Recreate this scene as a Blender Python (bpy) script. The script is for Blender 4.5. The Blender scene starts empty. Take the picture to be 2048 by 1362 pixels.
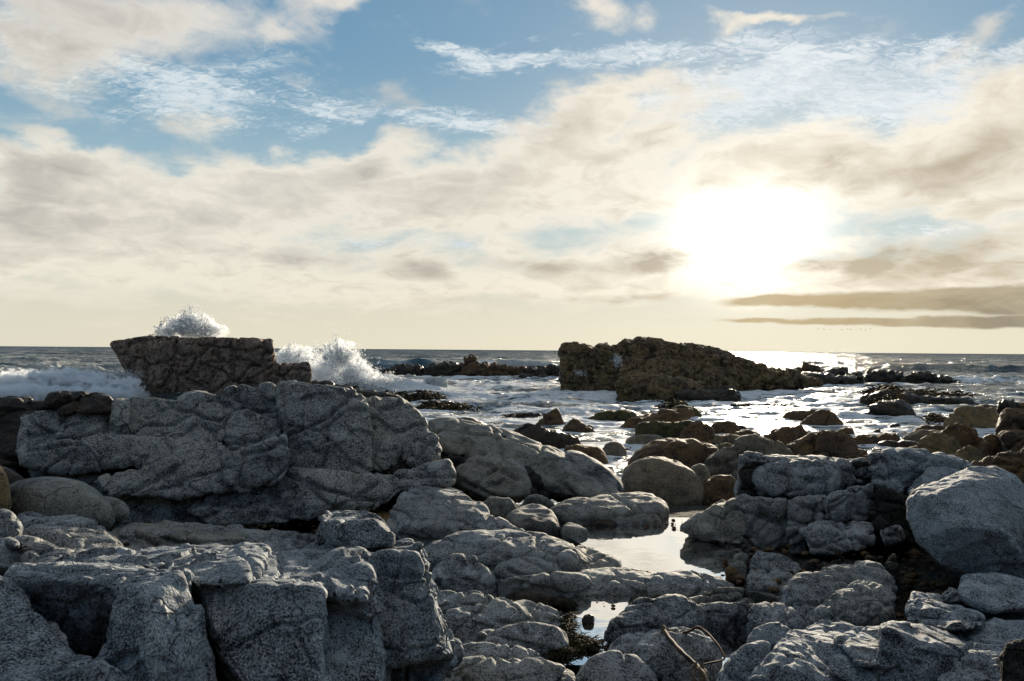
import bpy, bmesh, math, random
import numpy as np
from mathutils import Vector
scene = bpy.context.scene
COL = scene.collection

# ------------------------------------------------------------ camera
CAMZ, F = 4.0, 1707.0
ROLL, PITCH = math.atan(16 / 2048), math.atan(19.0 / F)
_f = np.array([0, math.cos(PITCH), math.sin(PITCH)])
_r0 = np.array([1.0, 0, 0]); _u0 = np.cross(_r0, _f)
_r = _r0 * math.cos(ROLL) + _u0 * math.sin(ROLL)
_u = _u0 * math.cos(ROLL) - _r0 * math.sin(ROLL)
CAM = np.array([0, 0, CAMZ])
cam_data = bpy.data.cameras.new('camera')
cam_data.sensor_width = 36.0
cam_data.lens = F * 36.0 / 2048
cam_data.clip_start = 0.05
cam_data.clip_end = 60000
cam = bpy.data.objects.new('camera', cam_data)
COL.objects.link(cam)
from mathutils import Matrix
cam.matrix_world = Matrix(((_r[0], _u[0], -_f[0], 0), (_r[1], _u[1], -_f[1], 0), (_r[2], _u[2], -_f[2], CAMZ), (0, 0, 0, 1)))
scene.camera = cam

def ray(px, py):
    return _f + _r * ((px - 1024) / F) - _u * ((py - 681) / F)
def at(px, py, d):                      # the point seen at (px, py), d metres deep
    return CAM + ray(px, py) * d
def depth_on(px, py, z):                # depth at which that line of sight meets level z
    return (z - CAMZ) / min(ray(px, py)[2], -1e-4)

# ------------------------------------------------------------ view, sun, sky
scene.render.engine = 'CYCLES'
scene.view_settings.view_transform = 'Standard'
scene.view_settings.look = 'None'
scene.view_settings.exposure = 0.45
scene.view_settings.gamma = 1.0
scene.view_settings.use_curve_mapping = False
scene.cycles.use_denoising = True
scene.cycles.use_adaptive_sampling = True
scene.cycles.adaptive_threshold = 0.015
scene.cycles.adaptive_min_samples = 12
scene.cycles.max_bounces = 16
scene.cycles.diffuse_bounces = 5
scene.cycles.glossy_bounces = 4
scene.cycles.volume_bounces = 14
scene.cycles.transparent_max_bounces = 8

SUN_AZ, SUN_EL = math.atan((1500 - 1024) / F), math.atan(270 / F)
sun_data = bpy.data.lights.new('sun', 'SUN')
sun_data.energy = 5.0
sun_data.angle = math.radians(3.0)
sun_data.color = (1.0, 0.86, 0.66)
sun = bpy.data.objects.new('sun', sun_data)
COL.objects.link(sun)
_sd = Vector((math.sin(SUN_AZ) * math.cos(SUN_EL), math.cos(SUN_AZ) * math.cos(SUN_EL), math.sin(SUN_EL)))
sun.rotation_euler = _sd.to_track_quat('Z', 'Y').to_euler()

# small node language ------------------------------------------------
class S:
    def __init__(s, nt, sock): s.nt, s.k = nt, sock
    def _m(s, op, *a, clamp=False):
        n = s.nt.nodes.new('ShaderNodeMath'); n.operation = op; n.use_clamp = clamp
        for i, v in enumerate((s,) + a):
            if isinstance(v, S): s.nt.links.new(v.k, n.inputs[i])
            else: n.inputs[i].default_value = v
        return S(s.nt, n.outputs[0])
    def __add__(s, o): return s._m('ADD', o)
    def __radd__(s, o): return s._m('ADD', o)
    def __sub__(s, o): return s._m('SUBTRACT', o)
    def __rsub__(s, o): return (s * -1.0) + o
    def __mul__(s, o): return s._m('MULTIPLY', o)
    def __rmul__(s, o): return s._m('MULTIPLY', o)
    def __truediv__(s, o): return s._m('DIVIDE', o)
    def pow(s, o): return s._m('POWER', o)
    def mx(s, o): return s._m('MAXIMUM', o)
    def mn(s, o): return s._m('MINIMUM', o)
    def clamp(s): return s._m('ADD', 0.0, clamp=True)
    def abs(s): return s._m('ABSOLUTE')
    def step(s, a, b, lo=0.0, hi=1.0):
        n = s.nt.nodes.new('ShaderNodeMapRange'); n.interpolation_type = 'SMOOTHSTEP'
        s.nt.links.new(s.k, n.inputs[0])
        for i, v in enumerate((a, b, lo, hi)): n.inputs[i + 1].default_value = v
        return S(s.nt, n.outputs[0])

class NT:
    def __init__(s, nt): s.nt = nt; nt.nodes.clear()
    def node(s, typ, ins=None, **props):
        n = s.nt.nodes.new(typ)
        for k, v in props.items(): setattr(n, k, v)
        for k, v in (ins or {}).items():
            if isinstance(v, S): s.nt.links.new(v.k, n.inputs[k])
            elif v is not None: n.inputs[k].default_value = v
        return n
    def out(s, n, k=0): return S(s.nt, n.outputs[k])
    def noise(s, vec, scale, detail=5, rough=0.5, dist=0.0, ch=0, typ='FBM', two=False):
        n = s.node('ShaderNodeTexNoise', {'Vector': vec, 'Scale': scale, 'Detail': detail, 'Roughness': rough, 'Distortion': dist})
        n.noise_type = typ
        if two: n.noise_dimensions = '2D'
        return s.out(n, ch)
    def vmath(s, op, a, b=None, sc=None):
        n = s.nt.nodes.new('ShaderNodeVectorMath'); n.operation = op
        for i, v in enumerate((a, b)):
            if isinstance(v, S): s.nt.links.new(v.k, n.inputs[i])
            elif v is not None: n.inputs[i].default_value = v
        if sc is not None:
            if isinstance(sc, S): s.nt.links.new(sc.k, n.inputs['Scale'])
            else: n.inputs['Scale'].default_value = sc
        return S(s.nt, n.outputs['Value' if op in ('LENGTH', 'DOT_PRODUCT', 'DISTANCE') else 'Vector'])
    def comb(s, x, y, z=0.0):
        return s.out(s.node('ShaderNodeCombineXYZ', {0: x, 1: y, 2: z}))
    def sep(s, v):
        n = s.node('ShaderNodeSeparateXYZ', {0: v}); return [s.out(n, i) for i in range(3)]
    def mix(s, f, a, b, mode='MIX'):
        n = s.nt.nodes.new('ShaderNodeMix'); n.data_type = 'RGBA'; n.blend_type = mode
        n.clamp_factor = True
        for i, v in ((0, f), (6, a), (7, b)):
            if isinstance(v, S): s.nt.links.new(v.k, n.inputs[i])
            elif i == 0: n.inputs[i].default_value = v
            else: n.inputs[i].default_value = (*v, 1.0) if len(v) == 3 else v
        return S(s.nt, n.outputs[2])

def srgb(r, g, b):                      # 0-255 display colour to linear
    return tuple(((c / 255) / 12.92 if c / 255 <= 0.04045 else ((c / 255 + 0.055) / 1.055) ** 2.4) for c in (r, g, b))

def sky_xy(px, py):                     # angles of a picture direction, in hundredths of K
    d = ray(px, py); d = d / np.linalg.norm(d)
    return math.atan2(d[0], d[1]) * 17.07, math.asin(d[2]) * 17.07

world = bpy.data.worlds.new('World'); scene.world = world
world.use_nodes = True
world.cycles.sampling_method = 'NONE'
W = NT(world.node_tree)
gen = W.out(W.node('ShaderNodeTexCoord'), 0)
dx, dy, dz = W.sep(gen)
AX = dx._m('ARCTAN2', dy) * 17.07
EL = dz.mx(-0.999).mn(0.999)._m('ARCSINE') * 17.07
den = dz.mx(0.0) + 0.26
P = W.comb(dx / den, dy / den, 0.0)
def warped(amp, scale, detail, seed):
    p = W.vmath('ADD', P, (seed, seed * 1.7, seed * 0.3))
    n = W.node('ShaderNodeTexNoise', {'Vector': p, 'Scale': scale, 'Detail': detail, 'Roughness': 0.6}, noise_dimensions='2D')
    c = W.vmath('SUBTRACT', W.out(n, 1), (0.5, 0.5, 0.5))
    c = W.vmath('MULTIPLY', c, (amp * 4.5, amp * 3.0, 0.0))
    # nearer the skyline the cloud cells are flatter
    flat = (EL / 8.0).clamp() * 0.8 + 0.2
    c = W.vmath('SCALE', c, None, flat)
    return W.vmath('ADD', W.comb(AX, EL, 0.0), c)
def blobs(vec, items):
    # each item: px, py, half width, half height (picture pixels), tilt in degrees (anticlockwise), weight
    acc = None
    for k, (px, py, rx, ry, tilt, wgt) in enumerate(items):
        X, Y = sky_xy(px, py)
        if k % 6 == 5:                  # ties each batch of terms to the one before, so the shader evaluates them in turn
            n = W.node('ShaderNodeVectorMath', {0: acc, 2: vec}, operation='MULTIPLY_ADD')
            n.inputs[1].default_value = (1e-6, 1e-6, 1e-6); vec = W.out(n)
        mp = W.node('ShaderNodeMapping', {'Vector': vec, 'Location': (X, Y, 0), 'Rotation': (0, 0, math.radians(tilt)),
                                          'Scale': (rx / 62, ry / 62, 1)}, vector_type='TEXTURE')
        g = W.node('ShaderNodeTexGradient', {0: W.out(mp)}, gradient_type='SPHERICAL')
        v = W.out(g, 1)
        n = W.node('ShaderNodeMath', {0: v, 1: wgt * 1.35, 2: acc if acc is not None else 0.0}, operation='MULTIPLY_ADD')
        acc = W.out(n)
    return acc

sky = W.node('ShaderNodeTexSky', sky_type='NISHITA', sun_disc=False, sun_elevation=SUN_EL, sun_rotation=SUN_AZ,
             altitude=0.0, air_density=1.0, dust_density=0.6, ozone_density=1.5)
nish = W.out(sky)

K = 7.9     # the background strength is 0.1, so cloud radiance below is in tens
def c3(r, g, b, k=1.0): return tuple(x * K * k for x in srgb(r, g, b))
# clear air behind the clouds
clear = W.mix(EL.step(0.2, 3.4), c3(212, 208, 190), c3(158, 184, 194))
clear = W.mix(EL.step(2.2, 6.0), clear, c3(86, 132, 162))
clear = W.mix(EL.step(5.5, 11.5), clear, c3(50, 88, 120))
clear = W.mix(EL.step(12.0, 26.0), clear, c3(46, 80, 118))
clear = W.mix(EL.step(1.0, 7.0, 0.0, 0.12), clear, W.vmath('SCALE', nish, None, 2.2))
# nearness of the veiled sun
sx, sy = sky_xy(1495, 470)
sd = W.vmath('LENGTH', W.comb((AX - sx) * 0.78, (EL - sy), 0.0))
side = AX.step(-6.0, 7.0)
near_sun = sd.step(0.0, 9.0, 1.0, 0.0)

# high white rippled cloud
vh = warped(0.55, 3.0, 5, 3.1)
hi_b = blobs(vh, [(250, 160, 300, 60, -14, 0.9), (470, 195, 120, 45, 10, 0.8), (60, 120, 130, 60, 0, 0.3), (560, 105, 120, 30, 8, 0.4),
    (680, 232, 90, 26, 14, 0.9), (850, 215, 190, 26, -6, 0.95), (1030, 246, 100, 12, -8, 0.9), (640, 210, 40, 20, 0, 0.5),
    (960, 95, 120, 16, -14, 0.8), (1120, 122, 220, 22, 2, 1.0), (1370, 92, 220, 24, 4, 0.8), (1060, 70, 200, 14, 4, 0.35),
    (1420, 190, 200, 50, 6, 0.9), (1660, 200, 330, 70, 2, 1.2), (1860, 180, 220, 70, -14, 1.0), (2030, 92, 60, 14, 14, 0.7), (1940, 240, 120, 60, 0, 0.8),
    (750, 480, 300, 18, -3, 0.7), (1900, 452, 220, 22, 4, 0.6), (120, 470, 120, 24, 0, 0.5), (20, 330, 60, 10, 2, 0.7), (120, 268, 50, 7, 0, 0.7)])
rip = W.noise(W.vmath('MULTIPLY', W.vmath('ADD', P, (5.0, 2.0, 0.0)), (1.0, 1.7, 1.0)), 34.0, 4, 0.72, 0.7, two=True)
wis = W.noise(W.vmath('ADD', W.vmath('MULTIPLY', W.comb(AX, EL, 0.0), (0.25, 1.0, 1.0)), (9.0, 2.0, 0.0)), 1.5, 5, 0.64, 0.6, two=True)
hi_noise = rip * 0.45 + wis * 0.55
hi_a = (hi_b + (hi_noise - 0.5) * 6.0 * (hi_b.mn(0.8) * 0.9 + 0.06)).step(0.30, 1.5) * ((hi_noise - 0.5) * 3.0 + 0.74).clamp()

# low soft bank cloud
vl = warped(0.85, 2.4, 6, 7.7)
lo_b = blobs(vl, [(40, 80, 150, 110, 0, 0.7), (230, 40, 160, 50, -10, 0.4), (400, 30, 130, 60, 10, 0.55), (540, 80, 120, 50, 20, 0.5), (730, 12, 70, 40, 30, 0.85), (660, 20, 50, 30, 30, 0.4),
    (430, 262, 42, 40, 0, 0.65), (130, 335, 120, 36, 0, 0.85), (20, 430, 130, 70, 0, 0.85), (230, 395, 150, 50, -18, 0.75), (230, 300, 40, 20, 0, 0.3), (300, 265, 60, 20, 0, 0.2),
    (470, 400, 170, 60, 10, 0.95), (620, 350, 170, 50, 14, 0.85), (780, 310, 80, 40, 20, 0.95), (760, 400, 250, 60, 4, 0.8), (960, 360, 170, 70, 24, 1.0), (1060, 420, 200, 40, 8, 0.6),
    (1120, 260, 100, 70, 40, 1.0), (1200, 200, 60, 40, 30, 0.9), (1300, 165, 50, 18, 10, 0.5), (1250, 300, 180, 90, 25, 0.85), (1200, 20, 40, 40, 40, 0.75), (1290, 30, 60, 30, 10, 0.55), (1440, 60, 50, 50, 40, 0.55), (1490, 20, 60, 20, 20, 0.5), (1580, 2, 100, 12, 0, 0.7), (1410, 15, 20, 20, 40, 0.4),
    (150, 480, 260, 50, 0, 0.75), (500, 480, 300, 40, 0, 0.6), (300, 560, 500, 50, 0, 0.7), (1000, 480, 60, 22, 0, 0.85), (900, 560, 400, 50, 0, 0.85), (1250, 530, 200, 50, 0, 0.9), (1420, 380, 180, 90, 10, 0.75),
    (1680, 330, 220, 60, 12, 0.95), (1850, 330, 180, 60, 25, 1.0), (2010, 270, 110, 70, 35, 1.2), (2060, 350, 110, 90, 20, 0.9), (1560, 300, 120, 40, 10, 0.55), (1900, 110, 60, 20, 20, 0.35), (1970, 40, 60, 20, 20, 0.3), (2010, 150, 50, 30, 0, 0.35),
    (1700, 490, 50, 20, 10, 0.7), (1900, 525, 260, 45, 6, 0.95), (1500, 570, 400, 30, 0, 0.6), (2000, 400, 200, 26, 0, 0.3)])
fb = W.noise(W.vmath('ADD', P, (1.3, 4.1, 0.0)), 3.0, 6, 0.6, 0.4, two=True)
fb2 = W.noise(W.vmath('ADD', P, (6.3, 1.1, 2.0)), 8.5, 5, 0.6, 0.4, two=True)
above = EL.step(9.0, 22.0)              # beyond the picture top, cloud cover raised to add fill from unseen sky
lo_f = lo_b + (fb - 0.5) * 1.9 + (fb2 - 0.5) * 0.8 + above * 0.85
lo_a = lo_f.step(0.16, 1.10)
thick = lo_f.step(0.7, 1.7)
# grey undersides
vd = warped(0.40, 3.6, 5, 12.3)
dk = blobs(vd, [(1630, 524, 50, 14, 8, 1.1), (1760, 515, 50, 22, 20, 1.0), (1880, 508, 120, 24, 12, 1.0), (2010, 535, 90, 22, 0, 0.8),
    (1315, 524, 70, 18, 8, 1.0), (1080, 530, 100, 16, 0, 0.7), (830, 540, 60, 20, 0, 0.9), (580, 512, 50, 16, 0, 0.8), (690, 522, 40, 12, 0, 0.5),
    (1270, 600, 100, 9, 0, 0.9), (920, 602, 100, 9, 0, 0.6), (1060, 598, 70, 7, 0, 0.4), (1290, 636, 120, 6, 0, 0.5),
    (1960, 310, 150, 30, 32, 0.6), (1690, 318, 90, 24, 12, 0.55), (1800, 350, 100, 20, 10, 0.5), (1120, 265, 60, 40, 30, 0.5), (110, 345, 100, 28, 0, 0.7), (20, 60, 150, 100, 0, 0.35), (30, 420, 110, 40, 0, 0.4), (740, 345, 60, 18, 10, 0.5),
    (200, 440, 180, 30, -5, 0.3), (920, 380, 110, 30, 20, 0.35), (450, 425, 120, 24, 5, 0.35), (400, 300, 60, 30, 0, 0.3)])
bars = blobs(warped(0.22, 4.0, 5, 20.0), [(1520, 603, 70, 9, 0, 1.0), (1660, 600, 110, 13, 0, 1.1), (1820, 600, 110, 16, 1, 1.2), (1980, 600, 110, 19, 1, 1.2), (2130, 600, 110, 22, 1, 1.2), (2320, 598, 160, 24, 0, 1.3),
    (1500, 642, 60, 4, 0, 0.7), (1640, 642, 110, 5, 0, 0.9), (1800, 643, 120, 7, 0, 1.0), (1980, 644, 120, 8, 0, 1.1), (2180, 644, 140, 9, 0, 1.1)])
shade = (dk * 0.75 + (fb2 - 0.5) * 1.0 + (fb - 0.5) * 0.9 + thick * 0.30 - 0.06).clamp()

cream = W.mix(EL.step(1.0, 9.0), c3(231, 225, 209), c3(223, 218, 211))
cream = W.mix(side, cream, c3(240, 231, 214))
grey = W.mix(side, c3(178, 173, 166), c3(184, 170, 146))
lowcol = W.mix(shade, cream, grey)
hicol = W.mix(side, c3(208, 219, 224), c3(222, 228, 231))

col = W.mix(hi_a.clamp(), clear, hicol)
col = W.mix((lo_a * 0.94).clamp(), col, lowcol)
# bright veil round the sun
glow = sd.step(0.0, 6.6, 1.0, 0.0).pow(2.0)
core = sd.step(0.0, 2.05, 1.0, 0.0).pow(1.7)
belt = EL.step(0.0, 2.2, 1.0, 0.0) * AX.step(-16.0, 4.0)   # warm air along the skyline below the sun
col = W.mix((belt * 0.45).clamp(), col, c3(244, 231, 200))
gl = W.vmath('SCALE', W.comb(1.0 * K, 0.94 * K, 0.84 * K), None, (glow * 0.12 + core * 1.1) * (1.0 - (shade * 0.7).clamp()))
col = W.vmath('ADD', col, gl)
bars = bars * 1.2 + (fb2 - 0.5) * 1.1 * bars.mn(1.0)
barcol = W.mix(AX.step(4.5, 10.5), c3(194, 172, 132), c3(140, 132, 116))
barcol = W.mix((fb - 0.38).clamp() * 1.6, barcol, c3(206, 192, 162))
col = W.mix((bars.step(0.08, 1.25) * 0.96).clamp(), col, barcol)
# far side of the sky, away from the sun, is dimmer
back = dy.step(-0.6, 0.5)
col = W.mix(1.0, col, W.mix(back, (0.66, 0.69, 0.73), (1.0, 1.0, 1.0)), 'MULTIPLY')
below = dz.step(-0.03, 0.0)
col = W.mix(below, c3(60, 70, 74), col)
bg = W.node('ShaderNodeBackground', {'Color': col, 'Strength': 0.1})
W.nt.links.new(bg.outputs[0], W.node('ShaderNodeOutputWorld').inputs[0])
# ------------------------------------------------------------ materials
def new_mat(name):
    m = bpy.data.materials.new(name); m.use_nodes = True
    return m, NT(m.node_tree)
def finish(m, T, bsdf):
    T.nt.links.new(bsdf.outputs[0], T.node('ShaderNodeOutputMaterial').inputs[0]); return m

def granite(name, light, dark, tint, tint_amt=0.5, moss=None, moss_amt=0.0, rough=0.75, grain=1.0, crack=1.0, bump=1.0, wet=0.0, contrast=1.0, gloss=0.3):
    m, T = new_mat(name)
    pos = T.out(T.node('ShaderNodeNewGeometry'), 0)
    nrm = T.out(T.node('ShaderNodeNewGeometry'), 1)
    g1 = T.noise(pos, 34.0 * grain, 3, 0.85)
    g2 = T.noise(T.vmath('ADD', pos, (3.1, 7.7, 1.9)), 1.7, 5, 0.6, 0.4)
    g3 = T.noise(T.vmath('ADD', pos, (13.1, 2.7, 5.9)), 0.55, 3, 0.5)
    # hairline joints: edges of warped cells, and quartz seams
    wp = T.vmath('ADD', pos, T.vmath('SCALE', T.out(T.node('ShaderNodeTexNoise', {'Vector': pos, 'Scale': 1.3, 'Detail': 4.0}), 1), None, 0.9))
    v = T.node('ShaderNodeTexVoronoi', {'Vector': T.vmath('MULTIPLY', wp, (1.0, 1.0, 1.9)), 'Scale': 1.15}, feature='DISTANCE_TO_EDGE')
    edge = T.out(v)
    brk = g2.step(0.40, 0.62)
    c = edge.step(0.0, 0.022, 1.0, 0.0) * brk
    v2 = T.node('ShaderNodeTexVoronoi', {'Vector': T.vmath('MULTIPLY', T.vmath('ADD', wp, (4.0, 1.0, 2.0)), (1.0, 0.8, 1.2)), 'Scale': 3.1}, feature='DISTANCE_TO_EDGE')
    c2 = T.out(v2).step(0.0, 0.03, 1.0, 0.0) * g2.step(0.55, 0.42)
    cr = (c + c2 * 0.3).mn(1.0) * crack
    g4 = T.noise(T.vmath('ADD', pos, (1.7, 9.2, 3.3)), 5.5 * grain ** 0.5, 4, 0.7)
    # grain is crisp in some patches and nearly absent in others; stains and pale scoured faces between
    amt = g3.step(0.34, 0.62, 2.4, 6.4)
    spk = ((g1 - 0.5) * amt * contrast + 0.55 + (g2 - 0.5) * 1.5 + (g3 - 0.5) * 1.6 + (g4 - 0.5) * 1.6).clamp()
    col = T.mix(spk, dark, light)
    tcol = T.mix(spk, tuple(x * 0.18 for x in tint), tint)
    col = T.mix((g3.step(0.40, 0.62) * tint_amt), col, tcol)
    if moss:
        nz = T.sep(nrm)[2]
        mm = (nz * 0.5 + (g2 - 0.5) * 2.4 + (g1 - 0.5) * 1.0).step(0.25, 0.6) * moss_amt
        col = T.mix(mm, col, T.mix(g1.step(0.35, 0.6), tuple(x * 0.35 for x in moss), moss))
    col = T.mix((cr * 0.65), col, tuple(x * 0.5 for x in dark))      # joint lines coloured darker
    ch = T.node('ShaderNodeTexVoronoi', {'Vector': T.vmath('ADD', pos, T.vmath('SCALE', T.out(T.node('ShaderNodeTexNoise', {'Vector': pos, 'Scale': 2.5, 'Detail': 3.0}), 1), None, 0.35)), 'Scale': 2.6 * grain ** 0.5}, feature='F1', distance='CHEBYCHEV')
    chipv = T.out(ch)
    h = (g1 - 0.5) * 0.013 * bump / grain + (g2 - 0.5) * 0.05 * bump + (g4 - 0.5) * 0.045 * bump + chipv * 0.05 * bump - cr * 0.035
    bn = T.node('ShaderNodeBump', {'Height': h, 'Strength': 1.0, 'Distance': 1.0})
    ro = (g1 * 0.3 + (rough - 0.15)) if wet == 0 else (g2.step(0.35, 0.65, rough, rough * 0.45))
    b = T.node('ShaderNodeBsdfPrincipled', {'Base Color': col, 'Roughness': ro, 'Normal': T.out(bn), 'Specular IOR Level': gloss})
    return finish(m, T, b)

MAT = {}
MAT['blue'] = granite('granite_blue_grey', (0.57, 0.625, 0.67), (0.010, 0.012, 0.016), (0.27, 0.305, 0.33), 0.7, contrast=1.2, bump=1.2, grain=2.0, crack=0.5)
MAT['grey'] = granite('granite_grey', (0.52, 0.53, 0.525), (0.024, 0.026, 0.027), (0.38, 0.365, 0.30), 0.55, contrast=0.95)
MAT['smooth'] = granite('granite_worn', (0.40, 0.395, 0.355), (0.05, 0.05, 0.045), (0.30, 0.28, 0.22), 0.5, crack=0.5, bump=0.6, contrast=0.6)
MAT['slab'] = granite('granite_wave_worn', (0.52, 0.545, 0.555), (0.014, 0.016, 0.018), (0.28, 0.275, 0.24), 0.65, crack=0.6, bump=0.8, grain=1.5)
MAT['tan'] = granite('granite_tan', (0.34, 0.25, 0.145), (0.04, 0.032, 0.022), (0.30, 0.20, 0.07), 0.7, moss=(0.22, 0.12, 0.02), moss_amt=0.45, grain=0.8, contrast=0.7)
MAT['brown'] = granite('granite_brown', (0.20, 0.125, 0.07), (0.022, 0.014, 0.009), (0.16, 0.09, 0.035), 0.6, moss=(0.17, 0.09, 0.015), moss_amt=0.5, grain=0.6, contrast=0.7, rough=0.7, crack=0.7)
MAT['wet'] = granite('wet_dark_rock', (0.085, 0.062, 0.042), (0.010, 0.008, 0.006), (0.05, 0.03, 0.015), 0.6, moss=(0.06, 0.04, 0.012), moss_amt=0.5, grain=0.5, rough=0.6, crack=0.5, wet=1.0)
MAT['green'] = granite('algae_rock', (0.12, 0.10, 0.05), (0.015, 0.013, 0.008), (0.09, 0.08, 0.02), 0.6, moss=(0.10, 0.095, 0.018), moss_amt=0.9, grain=0.6)
MAT['far'] = granite('sea_stack_rock', (0.52, 0.37, 0.29), (0.09, 0.062, 0.047), (0.38, 0.25, 0.18), 0.7, grain=0.12, crack=0.0, bump=3.0)
MAT['island'] = granite('island_rock', (0.40, 0.27, 0.15), (0.06, 0.04, 0.022), (0.30, 0.20, 0.08), 0.7, grain=0.1, crack=0.0, bump=4.0)
MAT['dusk'] = granite('granite_warm', (0.30, 0.255, 0.19), (0.04, 0.034, 0.026), (0.26, 0.19, 0.11), 0.6, crack=0.4, bump=0.6, contrast=0.7)
MAT['ground'] = granite('shore_bedrock_gap_shade', (0.07, 0.07, 0.065), (0.010, 0.010, 0.009), (0.07, 0.06, 0.045), 0.6, rough=0.9, gloss=0.1)  # near-black bedrock; on filler blocks its colour paints the shade in gaps

# ------------------------------------------------------------ noise on arrays
def _hash(ix, iy, iz, s=0):
    h = (ix.astype(np.int64) * 374761393 + iy.astype(np.int64) * 668265263 + iz.astype(np.int64) * 2147483647 + s * 974711) & 0xFFFFFFFF
    h = ((h ^ (h >> 13)) * 1274126177) & 0xFFFFFFFF
    h = ((h ^ (h >> 16)) * 2246822519) & 0xFFFFFFFF
    return (h ^ (h >> 15)) & 0xFFFFFFFF
_rng = np.random.default_rng(5)
_G = _rng.normal(size=(256, 3)); _G /= np.linalg.norm(_G, axis=1)[:, None]
_G = _G.astype(np.float32)
def perlin(p):
    i = np.floor(p); f = (p - i).astype(np.float32); i = i.astype(np.int64)
    u = f * f * f * (f * (f * 6 - 15) + 10)
    out = np.zeros(len(p), np.float32)
    for a in (0, 1):
        wx = u[:, 0] if a else 1 - u[:, 0]
        for b in (0, 1):
            wy = u[:, 1] if b else 1 - u[:, 1]
            for c in (0, 1):
                wz = u[:, 2] if c else 1 - u[:, 2]
                g = _G[_hash(i[:, 0] + a, i[:, 1] + b, i[:, 2] + c) & 255]
                out += wx * wy * wz * (g[:, 0] * (f[:, 0] - a) + g[:, 1] * (f[:, 1] - b) + g[:, 2] * (f[:, 2] - c))
    return out * 1.6
def fbm(p, octv=4, gain=0.5, ridged=False):
    s = np.zeros(len(p), np.float32); a = 1.0; q = np.array(p, dtype=np.float64)
    for k in range(octv):
        n = perlin(q)
        s += a * ((1 - 2 * np.abs(n)) if ridged else n)
        a *= gain; q = q * 2.03 + 17.3
    return s
def worley(p, jit=0.9, chips=False):                # nearest two cell distances and the id of the nearest cell
    i = np.floor(p).astype(np.int64)
    f1 = np.full(len(p), 9.0, np.float32); f2 = f1.copy(); cid = np.zeros(len(p), np.int64); dl = np.zeros((len(p), 3))
    for a in (-1, 0, 1):
        for b in (-1, 0, 1):
            for c in (-1, 0, 1):
                j = i + (a, b, c)
                h = _hash(j[:, 0], j[:, 1], j[:, 2], 7)
                q = j + 0.5 + (np.stack([(h & 1023), (h >> 10) & 1023, (h >> 20) & 1023], 1) / 1023.0 - 0.5) * jit
                d = np.linalg.norm(p - q, axis=1).astype(np.float32)
                near = d < f1
                if chips: dl = np.where(near[:, None], p - q, dl)
                f2 = np.where(near, f1, np.minimum(f2, d)); cid = np.where(near, h, cid); f1 = np.where(near, d, f1)
    return (f1, f2, cid, dl) if chips else (f1, f2, cid)

# ------------------------------------------------------------ objects
def tag(o, label=None, cat=None, group=None, kind=None):
    if label: o['label'] = label
    if cat: o['category'] = cat
    if group: o['group'] = group
    if kind: o['kind'] = kind
    return o
def mesh_obj(name, v, f, mat=None, parent=None, smooth=True, origin=None):
    v = np.asarray(v, dtype=np.float64)
    if origin is None: origin = np.zeros(3)
    me = bpy.data.meshes.new(name)
    f = np.asarray(f)
    me.vertices.add(len(v)); me.vertices.foreach_set('co', (v - origin).astype(np.float32).ravel())
    k = f.shape[1]
    me.loops.add(f.size); me.loops.foreach_set('vertex_index', f.astype(np.int32).ravel())
    me.polygons.add(len(f)); me.polygons.foreach_set('loop_start', (np.arange(len(f)) * k).astype(np.int32))
    me.polygons.foreach_set('loop_total', np.full(len(f), k, np.int32))
    me.update(calc_edges=True); me.validate()
    if smooth: me.shade_smooth()
    if mat: me.materials.append(mat)
    o = bpy.data.objects.new(name, me); COL.objects.link(o)
    o.location = origin
    if parent is not None:
        o.parent = parent; o.location = origin - np.array(parent.location)
    return o

QUEUE = []
def parse(s):
    out = []
    for t in s.split():
        a = t.split(':'); x, y = a[0].split(',')
        out.append((float(x), float(y), float(a[1]) if len(a) > 1 else None))
    return out
def outline_points(s, D, lean=0.5, back=1.0, bulge=0.08, taper=0.85, drop=0.0, pin='', mode='face', z0=0.9, h=0.35, ext=0.0, top=None):
    """Corners of a block: its visible outline set at real depths, a swell towards the viewer, and a back side."""
    pts = parse(s); ys = [p[1] for p in pts]; y0, y1 = min(ys), max(ys)
    cx = sum(p[0] for p in pts) / len(pts); cy = sum(ys) / len(ys)
    P3 = []
    def place(x, y, dd=None, off=0.0):
        if mode == 'face':
            d = D + (dd if dd is not None else lean * (y1 - y) / F * D) + off
            return at(x, y, d)
        t = max(0.0, (y1 - y) / max(y1 - y0, 1))
        zz = z0 + h * (t ** 0.6 if dd is None else dd) 
        return at(x, y, depth_on(x, y, zz) + off)
    for x, y, dd in pts: P3.append(place(x, y, dd))
    for x, y, dd in parse(pin): P3.append(place(x, y, dd))
    w = (max(p[0] for p in pts) - min(p[0] for p in pts)) / F * (D if mode == 'face' else depth_on(cx, y1, z0))
    if mode == 'face':
        if bulge > 0:
            for x, y, dd in pts:
                P3.append(place(cx + (x - cx) * 0.6, cy + (y - cy) * 0.6, None if dd is None else dd * 0.6, -bulge * w))
        for x, y, dd in pts:
            q = place(cx + (x - cx) * taper, cy + (y - cy) * taper, dd)
            r = (q - CAM) * (1 + back / D) + CAM; r[2] -= drop
            P3.append(r)
            if ext and y > y1 - 0.3 * (y1 - y0):
                q = place(x, y, dd); P3.append(q - (0, 0, ext)); P3.append(r - (0, 0, ext))
    else:
        base = list(P3)
        if bulge > 0:
            for x, y, dd in pts:
                q = place(cx + (x - cx) * 0.6, cy + (y - cy) * 0.6, dd); q[2] += bulge * w * 0.6; P3.append(q)
        for q in base:
            r = q * 1.0; r[2] = z0 - 0.35
            P3.append(r)
            if q[2] > z0 + 0.6 * h:
                r = (q - CAM) * (1 + back * 0.5 / abs(q[1])) + CAM; r[2] = z0 - 0.35; P3.append(r)
    return P3

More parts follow.
